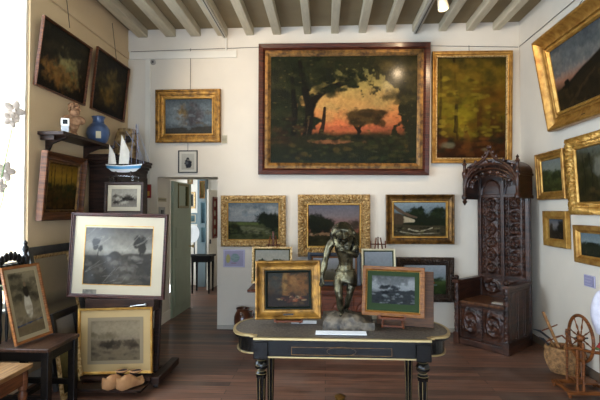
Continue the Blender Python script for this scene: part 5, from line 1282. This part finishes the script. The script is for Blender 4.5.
for (pts, lb, nm) in ((((533, 329), (540, 331), (549, 338), (555, 347)), 'dark iron sickle with its tip sticking out left of the basket', 4.6), (((539, 337), (543, 339), (549, 345), (555, 352)), 'second iron sickle lying lower over the basket rim', 4.54)):
    P_ = [tw(x, y, nm) for x, y in pts]; t = thing('sickle', lb, 'sickle', P_[-1], group='sickles in the basket')
    l_ = [p - P_[-1] for p in P_]; MB().tube(l_[:3], [.004, .012, .01], 6).build('blade', iron, t, smooth=True); MB().tube(l_[2:] + [Vector((.03, -.0, -.06))], [.012, .014, .012], 8).build('handle', tool, t, smooth=True)
P_ = [tw(556, 337, 4.5), tw(562, 335.5, 4.46), tw(569, 342, 4.42)]
t = thing('bow', 'bent reddish stick resting across the basket rim', 'stick', P_[0]); MB().tube([p - P_[0] for p in P_], .008, 7).build('stick', tool2, t, smooth=True)
P_ = [Vector((BX + .03, BY + .02, .04)), tw(565, 347, 4.52), tw(569, 337, 4.55)]
tag(MB().tube(P_, .012, 8).build("wooden_stick", tool, smooth=True), 'short pale wooden stick at the right side of the basket', 'stick')

sw = wood('spinning_wood', '#7d4822', '#4d290f', .4, .15, 8)
WX, WYc, WZ, WR = 2.18, 4.08, .455, .19
t = thing('spinning_wheel', 'old wooden spinning wheel with an upright distaff at the right edge', 'spinning wheel', (WX, WYc, 0))
r = MB(); r.tube([(0, WR * math.cos(2 * PI * i / 40), WZ + WR * math.sin(2 * PI * i / 40)) for i in range(40)], .014, 8, True); r.build('rim', sw, t, smooth=True)
for k_ in range(8):
    a = 2 * PI * k_ / 8 + .2; prof = [(.005, .03), (.007, .06), (.004, .07), (.009, .1), (.004, .13), (.006, .175)]
    M = Matrix.Translation((0, 0, WZ)) @ Matrix.Rotation(a, 4, 'X'); MB().lathe(prof, n=8, M=M).build('spoke', sw, t, smooth=True)
MB().lathe([(0, -.035), (.018, -.03), (.03, -.012), (.034, 0), (.03, .012), (.018, .03), (0, .035)], (0, 0, WZ), 14, 'x').build('hub', sw, t, smooth=True)
b = MB(); x0, x1, y0, y1 = -.18, .2, -.13, .13
for y in (y0, y1): b.box(x0, x1, y - .014, y + .014, .025, .055)
for x in (x0 + .03, x1 - .03): b.box(x - .014, x + .014, y0, y1, .026, .054)
b.build('base', sw, t, bevel=.003)
for x in (x0 + .02, x1 - .02):
    for y in (y0, y1): MB().lathe([(0, 0), (.012, 0), (.016, .012), (.012, .026)], (x, y, 0), 10).build('foot', sw, t, smooth=True)
DX = atY(600, 310, WYc - .08).x - WX
turn = lambda z0, z1: [(.011, z0), (.014, z0 + .03), (.008, z0 + .05), (.013, (z0 + z1) / 2), (.008, z1 - .06), (.014, z1 - .03), (.009, z1)]
for (x, y, z1) in ((-.10, y0, .40), (-.05, y1, .50), (.05, y1, .48), (-.05, y0, .45), (.13, y0, .36)):
    MB().lathe(turn(.05, z1), (x, y, 0), 10).build('post', sw, t, smooth=True)
MB().tube([(-.06, y0, WZ - .03), (-.06, 0, WZ), (-.06, y1, WZ - .0)], .006, 6).build('axle_arm', sw, t)
MB().tube([(-.06, 0, WZ), (.06, 0, WZ)], .007, 8).build('axle', iron, t)
MB().tube([(-.18, y0 - .01, .41), (-.1, y0, .405), (.02, y0, .375), (.18, y0 - .0, .36)], [.008, .012, .014, .014], 8).build('table_rail', sw, t, smooth=True)
MB().beam((.02, .02, .06), (.06, .11, .44), .014, .014).build('footman', sw, t)
MB().box(-.06, .1, -.07, .09, .085, .098).build('treadle', sw, t, bevel=.003)
MB().tube([(DX, -.08, .05), (DX, -.08, .62)], .009, 8).build('distaff_rod', sw, t, smooth=True)
fl = MB(); fl.lathe([(.0, .50), (.03, .52), (.055, .58), (.07, .66), (.068, .74), (.05, .81), (.025, .86), (0, .88)], (DX, -.08, 0), 24, flute=.06); fl.build('flax_bundle', mat('wool', '#d9d6e2', .95, var=.15, vscale=20, bump=.4, bscale=40), t, smooth=True, ang=60)['label'] = 'white wool bundle on the distaff'
s_ = MB(); s_.ball((DX, -.10, .43), (.03, .025, .02), 12, 8); s_.ball((DX - .03, -.11, .415), (.02, .02, .014)); s_.build('red_wool', mat('red_wool', '#9c2f2a', .9, bump=.5, bscale=80), t, smooth=True)
s_ = MB(); s_.ball((DX + .03, -.09, .415), (.022, .02, .018)); s_.ball((DX - .045, -.11, .40), (.018, .018, .012)); s_.build('green_wool', mat('green_wool', '#4f6a34', .9, bump=.5, bscale=80), t, smooth=True)

# ================================================================ things by and beyond the doorway
t_ = atY(149, 188, YB)
for (nm, px0, py0, px1, py1, m_, lb, ct) in (('thermostat', 146.5, 184.5, 151.5, 198, mat('red_plastic', '#8e2a24', .5), 'small red alarm call point on the wall left of the doorway', 'alarm button'),):
    W, H, L = onB(px0, py0, px1, py1)
    t = thing('alarm_button', lb, ct, L); MB().box(-W / 2, W / 2, -.03, 0, 0, H).build('case', m_, t, bevel=.004)
    MB().box(-W * .3, W * .3, -.034, -.0305, H * .15, H * .5).build('panel', mat('yellow_plastic', '#c4a24a', .5), t)
# on the reveal (faces +X): plaque and switch
def onJ(px0, py0, px1, py1):
    a = atX(px0, py0, dl); b = atX(px1, py1, dl); c_ = atX(px0, py1, dl); return b.y - a.y, a.z - c_.z, (dl + .001, (a.y + b.y) / 2, c_.z)
W, H, L = onJ(157.9, 197.5, 166, 201.5); t = thing('wall_plaque', 'narrow tan plaque in the door reveal above the light switch', 'plaque', L, (0, 0, R(90))); MB().box(-W / 2, W / 2, -.006, 0, 0, H).build('plate', mat('plaque_tan', '#b0a382', .6), t); q = MB()
for i in range(7): q.box(-W * .42 + i * W * .12, -W * .42 + i * W * .12 + W * .08, -.0075, -.0062, H * .3, H * .7)
q.build('lettering', mat('plaque_letters', '#6f6450', .6), t)
W, H, L = onJ(158.5, 207, 164.5, 217); t = thing('light_switch', 'grey metal light switch plate in the door reveal', 'light switch', L, (0, 0, R(90))); MB().box(-W / 2, W / 2, -.008, 0, 0, H).build('plate', mat('switch_metal', '#8c8a86', .35, .5), t, bevel=.002)
o = MB().box(-W * .16, W * .16, -.02, -.008, H * .3, H * .7).build('toggle', blackframe, t, bevel=.002)
# picture on the open door leaf: belongs to the door as it would swing with it
def six(P):
    P.grad([(0, '#5c5a3c'), (1, '#66643f')])
    for i in range(3):
        for j in range(2): P.blob(.22 + .28 * i, .28 + .44 * j, .1, .17, '#3d4230', .15, .3).blob(.22 + .28 * i, .3 + .44 * j, .05, .08, '#7e7c60', .2, .3)
lw = .46; pz0 = atX(175, 208, dl + .06).z; pz1 = atX(175, 182.5, dl + .06).z
picture('framed_print', 'olive framed sheet of six small images hung on the open door', 'framed print', lw, pz1 - pz0, (dl + .058, 6.88, pz0), (0, 0, R(88)), .035, .02, p_flat, mat('frame_olive', '#6b6238', .4, .3), six, printm, cells=40, sheetname='print')
def small(name, px0, py0, px1, py1, lb, fm, paint, fw=.02, mw=0., Y=YF):
    W, H, L = onB(px0, py0, px1, py1, Y); return picture(name, lb, 'framed print', W, H, L, (0, 0, 0), fw, .02, p_flat, fm, paint, printm, mat_=cream if mw else None, mw=mw, cells=20, sheetname='print')
pw_ = atY(199.9, 200, YF).x
dk = lambda c1, c2: (lambda P: P.grad([(0, c1), (1, c2)]).mottle(.3, 8))
small('framed_print', 187.6, 176.5, 192.8, 184, 'tiny framed print, highest in the room beyond the doorway', gold_d, dk('#8c8266', '#a89c7a'))
small('framed_print', 187.2, 192, 195.5, 208.5, 'cream and gold framed dark portrait in the room beyond the doorway', gold_l, dk('#1f2526', '#39423c'), .03, .02)
small('framed_print', 187.4, 213, 197.3, 224, 'blue-grey framed print below the dark portrait in the room beyond', mat('frame_blue', '#4d646a', .4), dk('#3c5256', '#6a8286'), .03, .02)
small('framed_print', 199.8, 181, 205, 198.5, 'dark gold framed print at the top of the far pilaster beyond the doorway', gold_d, dk('#4a3f26', '#7a6a42'), .02, Y=YF - .2)
small('framed_print', 200.6, 202, 206, 224, 'dark blue framed print below the gold one on the far pilaster', mat('frame_blue', '#4d646a', .4), dk('#2a3c44', '#4f6870'), .02, Y=YF - .2)
small('framed_print', 200.8, 227, 206, 243, 'grey framed print lowest on the far pilaster', mat('frame_blue', '#4d646a', .4), dk('#3a4c54', '#5f777d'), .02, Y=YF - .2)
def multi(P):
    P.grad([(0, '#7a3a2c'), (1, '#7c3e30')])
    for j in range(4): P.blob(.5, .14 + .24 * j, .28, .08, '#b5ac98', .1, .1)
dd = Vector((pb.x - pa.x, .55, 0)).normalized(); nn_ = Vector((dd.y, -dd.x, 0)); cpt = Vector((pa.x, 8.75, 0)) + dd * (dw * .62) + nn_ * .012
z0_, z1_ = atY(213, 238, cpt.y).z, atY(213, 197, cpt.y).z
picture('framed_print', 'narrow red framed row of four images hung on the far white door', 'framed print', dw * .5, z1_ - z0_, (cpt.x, cpt.y, z0_), (0, 0, math.atan2(dd.y, dd.x)), .03, .02, p_flat, mat('frame_red', '#6a2f24', .4), multi, printm, cells=30, sheetname='print')
# side table and plate beyond
a = atY(189, 256, 8.4); b = atY(211, 256, 8.4); tw_ = (b.x - a.x) / 2; tz_ = atY(200, 256, 8.4).z
t = thing('side_table', 'small black side table in the room beyond the doorway', 'table', ((a.x + b.x) / 2, 8.6, 0))
MB().box(-tw_, tw_, -.2, .2, tz_ - .03, tz_).build('table_top', mat('black_lacquer', '#060504', .5, spec=.1), t, bevel=.004); MB().box(-tw_ + .03, tw_ - .03, -.17, .17, tz_ - .12, tz_ - .0305).build('apron', mat('black_lacquer', '#060504', .5), t)
for sx in (-1, 1):
    for sy in (-1, 1): MB().beam((sx * (tw_ - .05), sy * .15, tz_ - .12), (sx * (tw_ - .05), sy * .15, 0), .04, .04, taper=.6).build('leg', mat('black_lacquer', '#060504', .5), t)
a = atY(194, 243, 8.55)
t = thing('display_plate', 'bright white oval plate on a stand on the far black side table', 'plate', (a.x, 8.52, tz_ + .001)); cz = atY(194, 234, 8.52).z - tz_
M = Matrix.Translation((0, 0, cz)) @ Matrix.Rotation(R(80), 4, 'X'); MB().lathe([(0, .0), (.08, .002), (.125, .02), (.128, .024), (.12, .026), (.08, .01), (0, .008)], n=28, M=M @ Matrix.Diagonal((.9, 1.3, 1, 1))).build('plate', mat('porcelain', '#eef2f4', .2), t, smooth=True)
MB().box(-.05, .05, -.03, .05, 0, .02).beam((0, .06, .0), (0, .03, cz), .02, .01).build('stand', blackwood, t)
# candlestick-like tall finial is part of nothing else here

# ================================================================ camera and colour
cd = bpy.data.cameras.new('camera'); cd.sensor_width = 36; cd.lens = FPX / 600 * 36; cd.clip_start = .05
co_ = bpy.data.objects.new('camera', cd); C.objects.link(co_); co_.location = CAM; co_.rotation_euler = (PI / 2 + PITCH, 0, YAW)
sc = bpy.context.scene; sc.camera = co_
sc.view_settings.view_transform = 'Standard'; sc.view_settings.look = 'None'; sc.view_settings.gamma = 1; sc.view_settings.use_curve_mapping = False
sc.view_settings.exposure = EXPO
sc.cycles.use_denoising = True; sc.cycles.max_bounces = 8; sc.cycles.diffuse_bounces = 4; sc.cycles.sample_clamp_indirect = 8; sc.cycles.caustics_refractive = False; sc.cycles.caustics_reflective = False
